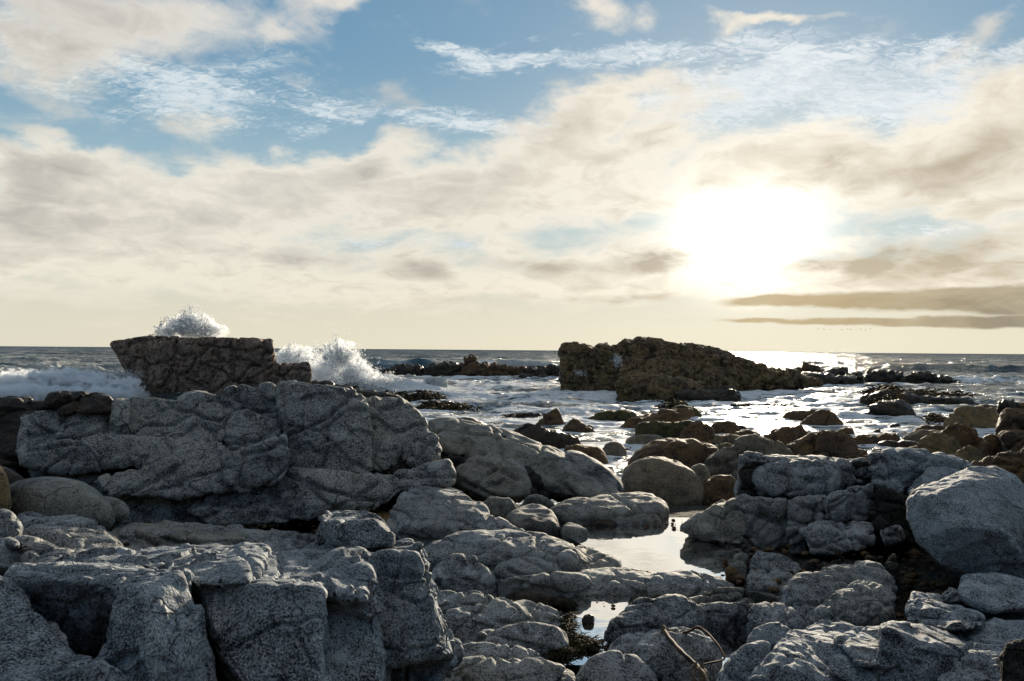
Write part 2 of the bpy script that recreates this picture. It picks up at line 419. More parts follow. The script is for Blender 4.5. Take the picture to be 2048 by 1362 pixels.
def add_block(name, mat, parent, P3, rnd=0.06, lump=0.05, frac=0.0, cell=0.7, fine=1.0, vox=1.8, sub=0, seed=None, ridge=0.0, groove=1.0, aniso=(1, 1, 1.3), label=None, chip=None, chipc=None, over=1.015, joint=None):
    P3 = np.array(P3)
    bm = bmesh.new()
    vs = [bm.verts.new(p) for p in P3]
    r = bmesh.ops.convex_hull(bm, input=vs)
    dead = [g for g in r['geom_interior'] + r['geom_unused'] if isinstance(g, bmesh.types.BMVert)]
    bmesh.ops.delete(bm, geom=list(set(dead)), context='VERTS')
    bmesh.ops.dissolve_limit(bm, angle_limit=0.12, verts=bm.verts, edges=bm.edges)
    me = bpy.data.meshes.new('tmp'); bm.to_mesh(me); bm.free()
    o = bpy.data.objects.new('tmp', me); COL.objects.link(o)
    ctr = P3.mean(0); Dn = max(np.min(P3[:, 1]), 2.0)
    voxel = 0.00117 * Dn * vox
    size = np.ptp(P3, axis=0); lo, hi = P3.min(0), P3.max(0)
    big = float(np.max(size)); small = float(np.min(size))
    if sub:
        md = o.modifiers.new('s', 'SUBSURF'); md.levels = sub; md.render_levels = sub
    else:
        md = o.modifiers.new('b', 'BEVEL'); md.width = rnd * small; md.segments = 2; md.limit_method = 'NONE'
    md = o.modifiers.new('r', 'REMESH'); md.mode = 'VOXEL'; md.voxel_size = voxel
    md = o.modifiers.new('m', 'SMOOTH'); md.factor = 0.5; md.iterations = 2
    QUEUE.append(dict(tmp=o, name=name, mat=mat, parent=parent, big=big, small=small, voxel=voxel, lump=lump, frac=frac, cell=cell,
                      fine=fine, seed=seed if seed is not None else len(QUEUE) * 3.37, ridge=ridge, groove=groove, aniso=aniso, ctr=ctr, label=label, tags={}, lo=lo, hi=hi, over=over,
                      chip=chip if chip is not None else (0.0 if sub == 2 else 0.04 if sub == 1 else 0.07), chipc=chipc or max(big * .30, 8 * voxel),
                      joint=joint if joint is not None else (0.0 if sub == 2 else max(min(big * .45, 1.6), 16 * voxel))))
    return QUEUE[-1]

def run_queue():
    dg = bpy.context.evaluated_depsgraph_get(); dg.update()
    total = 0
    for q in QUEUE:
        ev = q['tmp'].evaluated_get(dg); me = ev.to_mesh()
        n = len(me.vertices); v = np.empty(n * 3, np.float32); me.vertices.foreach_get('co', v); v = v.reshape(-1, 3).astype(np.float64)
        nr = np.empty(n * 3, np.float32); me.vertices.foreach_get('normal', nr); nr = nr.reshape(-1, 3)
        lt = np.empty(len(me.polygons), np.int32); me.polygons.foreach_get('loop_total', lt)
        li = np.empty(len(me.loops), np.int32); me.loops.foreach_get('vertex_index', li)
        if not n or not np.all(lt == 4):
            print('odd mesh', q['name'], n)
            ev.to_mesh_clear()
            if not n: continue
        f = li.reshape(-1, 4); ev.to_mesh_clear()
        l0, h0 = v.min(0), v.max(0)                # rounding must not shrink the block away from its neighbours
        v = (v - (l0 + h0) / 2) * ((q['hi'] - q['lo']) / np.maximum(h0 - l0, 1e-6) * q['over']) + (q['lo'] + q['hi']) / 2
        sd = q['seed']; sc = q['big'] * 0.5
        d = fbm(v / sc * 1.1 + sd, 3) * q['lump'] * .7 * q['small']
        d += fbm(v / (sc * 0.28) + sd + 9, 3) * q['lump'] * 0.18 * q['small']
        d += fbm(v / 0.16 / max(q['voxel'] / 0.02, 1) + sd, 2) * 0.010 * q['fine'] * max(q['voxel'] / 0.02, 1)
        if q['ridge']:
            d += fbm(v * np.array((1.0, 1.0, 2.2)) / (sc * 0.5) + sd, 4, 0.55, True) * q['ridge'] * q['small']
        if q['chip']:
            for cc, kk in ((q['chipc'], q['chip']), (q['chipc'] * .42, q['chip'] * .6)):
                if cc < 3 * q['voxel']: continue
                wv = np.stack([perlin(v / cc + sd + 5), perlin(v / cc + sd + 41), perlin(v / cc + sd + 83)], 1) * 0.18
                f1, f2, cid, dl = worley(v / cc + sd * 1.3 + wv, chips=True)
                dirs = _G[cid & 255]
                d += np.clip(np.einsum('ij,ij->i', dl, dirs), -.5, .5) * kk * cc
        if q['joint']:
            js = q['joint']
            for n_, sp, amp, wig in (((0.26, -0.10, 0.96), js * .5, .03, .22), ((0.93, 0.30, -0.22), js * .85, .025, .22), ((-0.60, 0.15, 0.78), js * 1.2, .02, .18)):
                nn = np.array(n_) / np.linalg.norm(n_)
                u = v @ nn / sp + perlin(v / (sp * 2.2) + sd) * wig + perlin(v / (sp * .5) + sd) * .05 + sd * 1.7
                k_ = np.floor(u); e = np.minimum(u - k_, k_ + 1 - u) * sp
                hk = (_hash(k_.astype(np.int64), k_ * 0, k_ * 0, 3) & 255) / 255.0
                d += (hk - .5) * amp * sp * np.clip(e / (1.5 * q['voxel']), 0, 1)
                jn = np.round(u); on = ((_hash(jn.astype(np.int64), jn * 0, jn * 0, 5) & 255) > 110) * np.clip(perlin(v / (sp * 1.6) + sd + 50) * 3 + .9, 0, 1)
                d -= on * np.exp(-(e / (1.0 * q['voxel'])) ** 2) * 2.8 * q['voxel']
        if q['frac']:
            c = q['cell']
            wv = np.stack([perlin(v / c * 1.3 + sd), perlin(v / c * 1.3 + sd + 31), perlin(v / c * 1.3 + sd + 77)], 1) * 0.30
            f1, f2, cid = worley(v / c * np.array(q['aniso']) + sd + wv)
            e = (f2 - f1)
            d += ((cid & 255) / 255.0 - 0.5) * q['frac'] * c * np.clip(e * 6, 0, 1)
            wd = 1.8 * q['voxel'] / c
            d -= np.exp(-(e / wd) ** 2) * q['voxel'] * 2.0 * q['groove']
            d -= np.clip(0.08 - e, 0, 1) * c * 0.14 * q['groove']
        v += nr * d[:, None]
        org = np.array((q['ctr'][0], q['ctr'][1], v[:, 2].min())) if q['parent'] is None else q['ctr']
        o = mesh_obj(q['name'], v, f, q['mat'], q['parent'], True, org)
        if q['label']: o['label'] = q['label']
        for k, val in q['tags'].items(): o[k] = val
        total += len(f)
        q['obj'] = o
    for q in QUEUE:
        m = q['tmp'].data; bpy.data.objects.remove(q['tmp']); bpy.data.meshes.remove(m)

def outcrop(name, label, cat, mat, base, blocks, group=None, part='block', **common):
    """One rock mass: an Empty at its base, its blocks as parts. blocks: (outline, D, options)."""
    px, py, D = base
    if len(blocks) == 1:
        e = None
    else:
        e = bpy.data.objects.new(name, None); COL.objects.link(e); e.location = at(px, py, D); tag(e, label, cat, group)
    for s, D, kw in blocks:
        k = dict(common); k.update(kw)
        ok = {a: k.pop(a) for a in list(k) if a in ('lean', 'back', 'bulge', 'taper', 'drop', 'pin', 'mode', 'z0', 'h', 'ext')}
        mm = k.pop('mat', mat); pn = k.pop('part', part)
        q = add_block(pn if e else name, MAT[mm], e, outline_points(s, D, **ok), **k)
        if e is None:
            q['tags'] = dict(label=label, category=cat)
            if group: q['tags']['group'] = group
    return e
# ------------------------------------------------------------ the shore: bedrock outcrops, slabs and boulders
def Dm(y, o=0.0): return 15.0 + 0.00615 * (1040 - y) + o
FR = dict(frac=0.10, cell=0.9)
outcrop('granite_outcrop', 'large pale grey fractured granite outcrop across the left middle, below the brown sea stack', 'rock outcrop', 'grey', (450, 1045, 15),
 [('-25,808 0,803 60,803 95,808 50,850 42,900 20,960 -25,965', Dm(940, 0.4), dict(mat='wet', frac=0.15)),  # mass in shadow; the dark wet-rock colour puts that shade in
  ('-25,800 -5,797 20,793 60,795 66,806 -20,812', 18.3, dict(mat='wet', bulge=0)),
  ('92,806 105,788 165,785 215,790 228,808 226,824 120,830', Dm(826, -0.2), dict(mat='wet', bulge=.03)),
  ('35,905 38,880 46,832 85,826 218,815 232,840 235,870 200,880 110,899', Dm(900), dict(frac=.03, bulge=.02, rnd=.03)),
  ('222,848 226,806 240,798 258,801 261,820 258,846 232,853', Dm(850, -.15), dict(frac=0, bulge=.02, rnd=.04)),
  ('258,803 270,796 340,800 400,805 437,812 442,870 425,890 350,905 250,882 232,866', Dm(890), dict(frac=.05, bulge=.02, rnd=.03)),
  ('358,810 370,790 395,782 420,787 437,799 438,815 370,815', Dm(812, .1), dict(bulge=.1, frac=0, sub=2)),
  ('438,822 443,790 455,774 485,771 522,778 545,797 558,812 562,850 560,885 505,940 442,905', Dm(905, -.1), dict(frac=.04, bulge=.03, rnd=.04)),
  ('522,778 530,764 548,765 556,780 552,800 530,797', Dm(800), dict(bulge=.05, frac=0, sub=2)),
  ('443,915 500,898 567,874 577,930 562,955 545,968 480,986 452,962', Dm(970, -.65), dict(bulge=.0, frac=.02, lean=.25, rnd=.03, pin='452,962:.0 545,968:.3')),
  ('557,800 560,770 600,767 642,771 692,781 722,797 735,835 742,872 740,940 720,950 690,956 640,958 600,945 576,925 565,870', Dm(950, -.1), dict(bulge=.05, frac=.05, cell=1.4, lean=.55)),
  ('728,800 770,797 812,806 840,826 853,852 850,882 818,920 765,940 742,932', Dm(935, .25), dict(bulge=.08, frac=.06, lean=.6)),
  ('838,872 850,862 868,870 880,900 872,930 835,936 815,925', Dm(930, .2), dict(frac=.15, cell=.4)),
  ('45,905 120,888 200,868 247,877 287,913 287,930 200,943 133,950 50,930', Dm(945, -.25), dict(bulge=.03, frac=.08, lean=.45)),
  ('232,880 250,874 340,893 440,884 446,915 330,932 288,930', Dm(930, -.25), dict(bulge=.0, frac=.04, lean=.9)),
  ('198,962 327,928 443,913 455,940 467,978 333,996 225,987', Dm(990, -.5), dict(bulge=.02, frac=.04, lean=.8, rnd=.03)),
  ('60,940 133,950 205,945 200,975 215,1000 90,985', Dm(985, -.1), dict(bulge=.0)),
  ('215,985 333,994 470,975 470,1010 360,1018 240,1015', Dm(1010, -.1), dict(bulge=.0)),
  ('380,1018 420,990 480,983 545,966 576,935 640,955 690,960 735,955 760,1000 745,1012 640,1033 560,1046 440,1047', Dm(1045, -.25), dict(bulge=.03, frac=.04, lean=.55)),
  ('235,1010 380,1006 480,1030 560,1046 500,1058 400,1054 245,1046', 14.9, dict(bulge=0)),
  ('690,962 742,950 792,952 800,975 790,990 748,1024 700,1012', Dm(1015, -.25), dict(bulge=.06, frac=.05)),
  ('788,972 798,947 850,932 893,925 906,945 906,966 872,976 820,985', Dm(978, -.2), dict(bulge=.08, frac=.08, cell=.5)),
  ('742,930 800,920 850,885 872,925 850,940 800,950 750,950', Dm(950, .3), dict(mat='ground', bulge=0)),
  ('30,1050 30,880 60,835 130,815 240,810 350,810 440,820 560,815 700,815 800,830 830,870 800,940 780,1000 640,1045 300,1055', 15.9, dict(mat='ground', bulge=0, frac=0, lean=.7, part='core')),  # filler behind the blocks, near-black so the cracks between look shaded
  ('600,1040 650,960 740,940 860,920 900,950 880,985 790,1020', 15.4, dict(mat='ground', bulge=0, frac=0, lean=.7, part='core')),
 ], lean=.65, back=1.6, lump=.014, rnd=.018, frac=.035, cell=1.1, ext=0.0, chip=.07, joint=1.5, over=1.05)

outcrop('rock_shelf', 'low flat brownish rock shelf with sand at the foot of the large grey outcrop', 'rock', 'tan', (430, 1100, 13.5),
 [('225,1105 228,1062 260,1046 400,1046 500,1056 630,1066 650,1100', 0, dict(mode='slab', h=.25, z0=.9, bulge=.0, mat='slab', frac=.08)),
  ('235,1052 330,1042 460,1052 498,1062 490,1074 400,1078 300,1068', 0, dict(mode='slab', h=.06, z0=1.08, bulge=.0, mat='smooth')),
  ('640,1065 700,1035 745,1020 795,1022 800,1045 775,1080 660,1085', 0, dict(mode='slab', h=.12, z0=1.0, bulge=0, fine=.3, lump=.02)),
 ], rnd=.1, lump=.06)

SL = dict(mode='slab', z0=.9)
outcrop('smooth_ridge', 'smooth wave-worn grey granite ridge sloping right towards the channel', 'rock outcrop', 'smooth', (1060, 1000, 17.5),
 [('858,852 880,843 950,848 1020,872 1100,893 1150,925 1200,958 1243,985 1212,997 1110,1000 1062,962 990,935 890,905', 17.7, dict(lean=1.0, bulge=.05, sub=1, back=1.5, frac=.03, cell=1.6, over=1.05)),
  ('868,878 885,864 935,866 985,898 988,911 950,917 885,908', 18.5, dict(bulge=.05, sub=1)),
  ('903,955 948,918 992,912 1052,936 1064,992 1000,1002 945,985', 17.2, dict(bulge=.07, sub=1, lump=.06, chip=.08)),
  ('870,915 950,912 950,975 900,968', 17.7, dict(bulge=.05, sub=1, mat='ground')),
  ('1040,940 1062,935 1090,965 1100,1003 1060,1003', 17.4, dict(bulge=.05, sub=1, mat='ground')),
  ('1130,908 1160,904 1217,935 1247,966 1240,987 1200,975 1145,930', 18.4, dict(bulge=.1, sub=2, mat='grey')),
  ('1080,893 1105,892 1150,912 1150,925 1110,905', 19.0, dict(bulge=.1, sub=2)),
  ('880,880 950,860 1100,900 1230,985 1200,1000 950,1000 890,960', 18.3, dict(mat='ground', part='core', lean=.8, bulge=0)),  # dark filler, its colour deepens the shade between the lobes
 ], lean=.7, back=1.2, frac=0.0, lump=.035)

outcrop('layered_slab', 'broad low grey slab with layered edges between the left outcrop and the main tide pool', 'rock slab', 'slab', (900, 1085, 13.7),
 [('772,1078 790,1000 832,972 900,985 960,1004 1020,1045 1048,1066 1000,1086 860,1088', 0, dict(h=.65)),
  ('850,1086 870,1060 960,1048 1047,1064 1020,1080 940,1094', 0, dict(h=.12, z0=.95)),
  ('772,1080 800,1060 850,1060 860,1078 800,1092', 0, dict(h=.1, z0=.92, mat='tan'))],
 lump=.07, frac=.08, cell=.9, bulge=.06, rnd=.12, **SL)

outcrop('knobbly_rock', 'knobbly rounded grey rock between the layered slab and the flat pool-side rock', 'rock', 'smooth', (1050, 1065, 14.5),
 [('962,1002 985,994 1008,993 1035,1004 1030,1025 990,1025', 0, dict(h=.3, sub=2, z0=1.05)),
  ('1005,1035 1030,1015 1090,1010 1112,1035 1118,1060 1080,1070 1045,1064', 0, dict(h=.3, sub=2)),
  ('1078,1052 1095,1040 1120,1042 1122,1062 1090,1066', 0, dict(h=.16, sub=2)),
  ('1118,1060 1130,1045 1152,1050 1178,1063 1140,1072', 0, dict(h=.14, sub=2)),
  ('1035,998 1070,991 1112,1000 1100,1012 1050,1012', 0, dict(h=.22, sub=2, z0=1.0))],
 lump=.08, bulge=.12, mode='slab', z0=.9)

outcrop('flat_rock', 'long flat-topped grey rock with wet top at the far edge of the main tide pool', 'rock slab', 'smooth', (1210, 1045, 15.2),
 [('1085,1020 1120,1000 1180,991 1300,987 1328,998 1338,1030 1280,1045 1200,1046 1120,1036', 0, dict(h=.34, z0=.9, sub=1, lump=.05)),
  ('1200,1046 1215,1028 1250,1020 1300,1025 1322,1035 1290,1048', 0, dict(h=.2, sub=2)),
  ('1185,1046 1200,1036 1230,1037 1240,1050 1205,1053', 0, dict(h=.1, sub=2, mat='wet'))],
 bulge=.05, mode='slab')

outcrop('domed_slab', 'pale domed granite slab with fine cracks beside the near left edge of the main tide pool', 'rock slab', 'slab', (1000, 1160, 11.6),
 [('815,1105 880,1080 950,1069 1020,1063 1110,1072 1165,1092 1180,1108 1175,1130 1100,1150 985,1150 870,1140 830,1122', 0, dict(h=.42, bulge=.07)),
  ('1090,1085 1180,1097 1235,1115 1272,1131 1245,1139 1190,1144 1120,1128', 0, dict(h=.10, mat='smooth', bulge=.03)),
  ('850,1165 872,1118 900,1108 960,1118 985,1150 988,1172 920,1182', 0, dict(h=.38, bulge=.10)),
  ('975,1165 980,1130 1060,1115 1130,1130 1100,1152 1020,1165', 0, dict(h=.28, bulge=.09))],
 lump=.07, frac=.04, cell=.8, sub=1, **SL)

outcrop('long_slab', 'long dark-sided slab with undercut edge between the main tide pool and the small near pool', 'rock slab', 'slab', (1180, 1200, 10.6),
 [('985,1168 1010,1155 1080,1146 1150,1141 1190,1160 1170,1180 1080,1185 1000,1180', 0, dict(h=.26)),
  ('1080,1180 1110,1160 1180,1138 1250,1135 1300,1143 1340,1160 1300,1182 1240,1192 1150,1192', 0, dict(h=.15, bulge=.04)),
  ('1270,1165 1300,1142 1330,1150 1400,1150 1460,1160 1475,1177 1380,1186 1290,1190', 0, dict(h=.15, bulge=.04)),
  ('1000,1180 1090,1182 1120,1190 1120,1201 1100,1205 1050,1195', 0, dict(h=.10, mat='wet'))],
 lump=.08, frac=.04, cell=.7, bulge=.07, sub=1, **SL)

outcrop('folded_slab', 'low folded grey slab left of the small near pool, cut by curved joints', 'rock slab', 'slab', (980, 1265, 9.5),
 [('860,1190 890,1183 960,1184 1000,1195 990,1215 900,1225 870,1215', 0, dict(h=.18, z0=1.0)),
  ('880,1250 870,1225 930,1215 1000,1200 1040,1205 1062,1225 1045,1245 960,1262 910,1270', 0, dict(h=.26)),
  ('1000,1215 1040,1200 1080,1222 1120,1226 1135,1240 1095,1250 1050,1255', 0, dict(h=.16))],
 lump=.06, frac=.04, cell=.5, bulge=.07, sub=1, **SL)

outcrop('dark_rounded_slab', 'dark rounded slab lying just left of the seaweed at the small near pool', 'rock slab', 'slab', (1050, 1305, 8.9),
 [('925,1275 960,1262 1010,1252 1085,1248 1125,1254 1138,1268 1118,1288 1085,1306 1000,1295', 0, dict(h=.24, bulge=.08, sub=1))], lump=.06, **SL)

outcrop('front_centre_slab', 'cracked pale slab at the bottom centre, running out of the picture', 'rock slab', 'slab', (1000, 1370, 8.0),
 [('905,1290 950,1286 1010,1292 1070,1300 1102,1325 1060,1340 960,1335 900,1320', 0, dict(h=.22, bulge=.06)),
  ('860,1340 900,1318 1000,1325 1090,1325 1142,1336 1145,1385 860,1400', 0, dict(h=.25, z0=.85, bulge=.06)),
  ('1085,1340 1110,1330 1142,1340 1150,1385 1090,1385', 0, dict(h=.16, z0=.85, sub=2))],
 lump=.07, frac=.05, cell=.5, sub=1, **SL)
outcrop('front_dome_rock', 'smooth domed grey rock at the bottom edge, right of the cracked pale slab', 'rock', 'slab', (1230, 1370, 8.0),
 [('1148,1330 1170,1315 1205,1308 1262,1309 1290,1322 1308,1350 1312,1390 1150,1400', 0, dict(h=.34, z0=.8, bulge=.1, sub=1))], lump=.05, **{**SL, 'z0': .8})

outcrop('wrinkled_slab', 'wrinkled grey slab on the right bank of the small near pool, under the kelp stalk', 'rock slab', 'slab', (1330, 1300, 8.9),
 [('1216,1282 1230,1245 1248,1214 1270,1197 1330,1190 1400,1197 1410,1225 1340,1250 1260,1275', 0, dict(h=.4, bulge=.05)),
  ('1330,1245 1360,1205 1420,1197 1480,1200 1555,1210 1560,1238 1510,1250 1450,1254 1400,1256', 0, dict(h=.32, bulge=.05)),
  ('1205,1322 1215,1300 1265,1270 1300,1262 1345,1270 1370,1300 1330,1330 1250,1322', 0, dict(h=.22, bulge=.07)),
  ('1260,1300 1280,1268 1320,1256 1375,1260 1418,1280 1430,1302 1408,1330 1350,1345 1290,1335', 0, dict(h=.3, bulge=.09)),
  ('1215,1240 1235,1225 1300,1222 1360,1232 1320,1246 1240,1262', 0, dict(h=.12, z0=1.1, bulge=.05)),
  ('1355,1200 1400,1190 1450,1188 1500,1195 1480,1206 1400,1210', 0, dict(h=.1, z0=1.05, mat='smooth'))],
 lump=.09, frac=.07, cell=.45, sub=1, **SL)

# boulders left
bl = dict(sub=2, lump=.03, bulge=.16, lean=.45, back=1.0, taper=.8)
outcrop('round_boulder', 'big smooth dark round boulder lying at the left, before the grey outcrop', 'boulder', 'smooth', (120, 1055, 12.5), [('14,1000 25,975 60,960 110,957 160,964 195,985 218,1015 222,1045 200,1062 120,1062 40,1050', 12.3, dict(fine=.4))], **bl)
outcrop('round_boulder', 'dark boulder half hidden behind the big smooth round boulder', 'boulder', 'wet', (10, 990, 14), [('-40,985 -30,940 5,933 30,945 52,962 50,985 10,995', 13.6, {})], **bl)
outcrop('round_boulder', 'brown boulder cut off by the left edge of the picture', 'boulder', 'tan', (-10, 1030, 12), [('-60,1030 -50,950 -20,925 2,938 16,965 19,1010 14,1030 -30,1045', 11.6, {})], **bl)
outcrop('round_boulder', 'small dark rounded boulder tucked against the right side of the big round boulder', 'boulder', 'smooth', (235, 1040, 13.5), [('190,1000 205,994 235,996 252,1008 255,1030 235,1042 205,1040', 13.6, {})], **bl)

# pale fractured ledge far left
outcrop('fractured_ledge', 'pale fractured ledge with rounded knobs at the left edge, below the round boulder', 'rock outcrop', 'slab', (100, 1130, 8),
 [('20,1036 90,1031 170,1042 220,1058 222,1078 130,1085 40,1062', 8.9, dict(lean=5.0, bulge=.02, sub=1, ext=.8)),
  ('60,1066 150,1062 215,1075 234,1095 233,1120 170,1118 90,1100 55,1082', 8.3, dict(lean=3.5, bulge=.02, sub=1, ext=.8)),
  ('-30,1060 -10,1024 18,1034 39,1048 38,1075 20,1082 -30,1082', 8.7, dict(lean=1.0, sub=1)),
  ('-30,1105 -25,1080 10,1075 40,1080 45,1105 40,1132 -30,1140', 8.1, dict(sub=1)),
  ('35,1080 60,1073 100,1085 130,1108 128,1122 85,1118 45,1105', 8.1, dict(sub=2, lean=1)),
  ('10,1075 35,1078 42,1095 20,1100', 7.95, dict(sub=2)),
  ('43,1130 45,1108 65,1102 80,1112 88,1128 70,1140', 7.9, dict(sub=2, lean=1)),
  ('130,1112 150,1102 165,1110 168,1124 140,1128', 7.9, dict(sub=2, lean=1, mat='smooth')),
  ('80,1105 120,1100 160,1112 235,1108 232,1125 150,1135 90,1135', 7.7, dict(lean=2.5, sub=1, ext=.6))],
 lean=1.5, back=.8, lump=.06, frac=.05, cell=.35)

# near left outcrop
outcrop('near_granite_outcrop', 'nearest blue-grey granite outcrop filling the bottom left, deeply cleft, square blocks on its right', 'rock outcrop', 'blue', (400, 1362, 5.2),
 [('25,1150:.3 30,1138:.8 130,1118:1.3 235,1107:1.4 290,1118:1.1 294,1140:.3 292,1162:.0 262,1173:0 140,1167:.0 45,1162:.05', 5.45, dict(bulge=0, pin='60,1148:.15 150,1142:.1 270,1130:.3', ext=.0, back=.6)),
  ('240,1112:1.3 315,1096:1.5 435,1083:1.6 500,1086:1.6 527,1100:1.2 500,1130:.5 490,1160:.05 470,1166:.0 385,1166:.0 362,1148:.1 293,1128:.5', 5.5, dict(bulge=0, pin='400,1120:.45 480,1135:.3 350,1110:.8', back=.5, drop=.2)),
  ('488,1130:.6 515,1094:1.5 570,1098:1.6 650,1085:1.9 722,1116:1.1 735,1140:.5 722,1195:0 600,1172:0 500,1160:.0', 5.6, dict(bulge=0, pin='560,1120:.8 660,1130:.7 700,1150:.3 540,1145:.3', back=.5, drop=.2)),
  ('385,1168:.3 480,1168:.15 600,1170:.1 640,1180:.1 650,1260:0 640,1390:-.3 500,1400:-.35 450,1290:.0 400,1210:.3', 5.35, dict(bulge=0, back=1.5, rnd=.08)),
  ('236,1178:.1 300,1165:.1 362,1150:.15 369,1200:.15 400,1300:.1 430,1400:.0 205,1400:-.3 215,1310:-.15 268,1282:-.1 225,1232:.05', 5.15, dict(bulge=0, back=1.2, rnd=.05, pin='305,1200:-.12 300,1290:-.3 290,1390:-.4')),
  ('42,1160:.15 140,1167:.05 238,1178:.1 235,1240:.2 225,1325:.45 150,1335:.45 95,1240:.35', 5.3, dict(bulge=0, back=1.2)),
  ('-40,1160:.6 0,1165:.5 40,1180:.5 70,1240:.3 128,1318:.1 120,1400:-.2 -40,1410:-.4', 4.75, dict(bulge=0, back=1.5)),
  ('-40,1335:.5 60,1318:.4 130,1318:.4 195,1333:.2 235,1375:.1 240,1420:-.3 -40,1430:-.4', 4.4, dict(bulge=0, back=.8)),
  ('200,1322:.3 215,1335:.2 222,1350:.1 195,1350:0', 4.8, dict(bulge=.1, sub=1)),
  ('640,1086:.6 643,1036:.6 656,1028:.8 745,1030:.9 756,1045:.5 773,1066:.1 776,1088:0 700,1098:0', 7.0, dict(bulge=0, back=.5, pin='650,1040:.2 745,1042:.2')),
  ('698,1112:.5 715,1093:.9 820,1087:.9 836,1100:.4 846,1130:.1 842,1182:0 745,1192:0 738,1140:0 712,1110:.05', 6.3, dict(bulge=0, back=.8, pin='830,1108:.05 725,1104:.3', rnd=.03)),
  ('745,1192:.2 842,1180:.2 862,1200:.25 886,1250:.3 896,1276:.35 900,1310:.3 820,1330:.0 770,1330:0 750,1250:.05', 6.0, dict(bulge=.03, back=1.0)),
  ('600,1172:.3 640,1140:.4 680,1112:.6 722,1114:.5 740,1142:.2 747,1200:.05 765,1290:.0 760,1400:-.3 560,1400:-.4 575,1250:-.05', 5.7, dict(bulge=.02, back=1.2)),
  ('825,1092:.4 840,1098:.2 848,1130:.05 862,1200:0 880,1250:0 893,1278:.0 870,1290:.3 840,1200:.4', 6.4, dict(bulge=.03, back=.5, frac=.2, cell=.2)),
  ('770,1400 772,1345 790,1302 850,1279 914,1283 918,1312 872,1330 852,1400', 6.6, dict(bulge=.08, back=.8, lean=.9)),
  ('360,1150 480,1164 480,1200 450,1400 395,1400 365,1200', 6.3, dict(bulge=0, back=.4, mat='ground')),  # dark filler block, painted so the cleft reads black
  ('100,1150:.9 300,1130:1.2 700,1120:1.3 740,1160:1.0 780,1250:.8 740,1400:.5 100,1400:.6 60,1200:.9', 5.6, dict(bulge=0, back=1.0, mat='ground', part='core', frac=0)),  # filler under the lids, near-black for shade in the gaps
 ], lump=.035, rnd=.03, frac=.03, cell=.8, taper=.92, fine=1.5, over=1.05, chip=.12)

# right cluster
outcrop('blocky_outcrop', 'blocky grey granite outcrop with square ledges right of the main tide pool', 'rock outcrop', 'slab', (1600, 1105, 13),
 [('1508,990 1512,945 1560,920 1640,917 1676,930 1688,975 1655,992 1580,996', 14.6, dict(bulge=.1, sub=1, lean=.6)),
  ('1472,985 1478,905 1490,903 1530,910 1545,925 1512,960 1510,992 1480,1000', 14.9, dict(lean=.5)),
  ('1500,925 1530,909 1640,914 1682,924 1660,935 1560,935', 15.1, dict(lean=1.2)),
  ('1674,930 1680,920 1730,917 1744,932 1746,960 1697,972 1686,950', 14.9, dict(lean=.5, rnd=.03)),
  ('1734,908 1750,902 1766,900 1766,972 1745,968', 14.6, dict(lean=.2, rnd=.04, back=.6)),
  ('1765,975 1764,910 1780,898 1850,902 1862,930 1820,985 1790,1002', 14.5, dict(bulge=.06, sub=1, mat='blue')),
  ('1840,955 1852,905 1900,914 1934,925 1942,945 1884,958', 14.9, dict(bulge=.06, sub=1, mat='blue')),
  ('1815,985 1855,935 1900,935 1935,945 1885,965 1835,990', 14.2, dict(bulge=.03, lean=1.0, mat='blue')),
  ('1578,1060 1575,1000 1600,994 1652,992 1656,1040 1620,1064', 13.8, dict(lean=.25, rnd=.03)),
  ('1650,1035 1652,1000 1664,988 1694,984 1702,1000 1700,1040 1660,1044', 13.5, dict(lean=.25, rnd=.03, pin='1655,1003:.0')),
  ('1694,975 1745,966 1752,1035 1716,1046 1700,1040', 13.8, dict(lean=.2, rnd=.03)),
  ('1600,1062 1640,1042 1742,1045 1748,1068 1740,1092 1690,1108 1625,1105 1612,1082', 12.9, dict(lean=1.0, rnd=.04, bulge=.02, pin='1612,1064:.2 1735,1066:.2')),
  ('1478,1000 1575,996 1580,1098 1500,1108 1485,1060', 13.9, dict(lean=.3, mat='slab', frac=.2, cell=.5)),
  ('1575,1050 1605,1050 1615,1105 1582,1108', 13.3, dict(lean=.15, mat='slab', frac=.2, cell=.5)),
  ('1366,1058 1390,1035 1430,1010 1475,996 1488,1010 1492,1092 1460,1087 1405,1075', 13.6, dict(lean=.8, bulge=.04, mat='smooth')),
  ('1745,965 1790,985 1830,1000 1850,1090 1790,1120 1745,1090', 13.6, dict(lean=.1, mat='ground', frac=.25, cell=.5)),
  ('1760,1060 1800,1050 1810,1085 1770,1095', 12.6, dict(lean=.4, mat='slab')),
  ('1480,1105 1485,930 1560,925 1680,930 1780,920 1920,925 1900,980 1840,1100 1700,1130 1560,1115', 14.2, dict(lean=.5, mat='ground', part='core', bulge=0)),  # dark filler, colours the gaps between blocks as black shade
 ], lump=.06, frac=.06, cell=.8, rnd=.05, back=1.0)

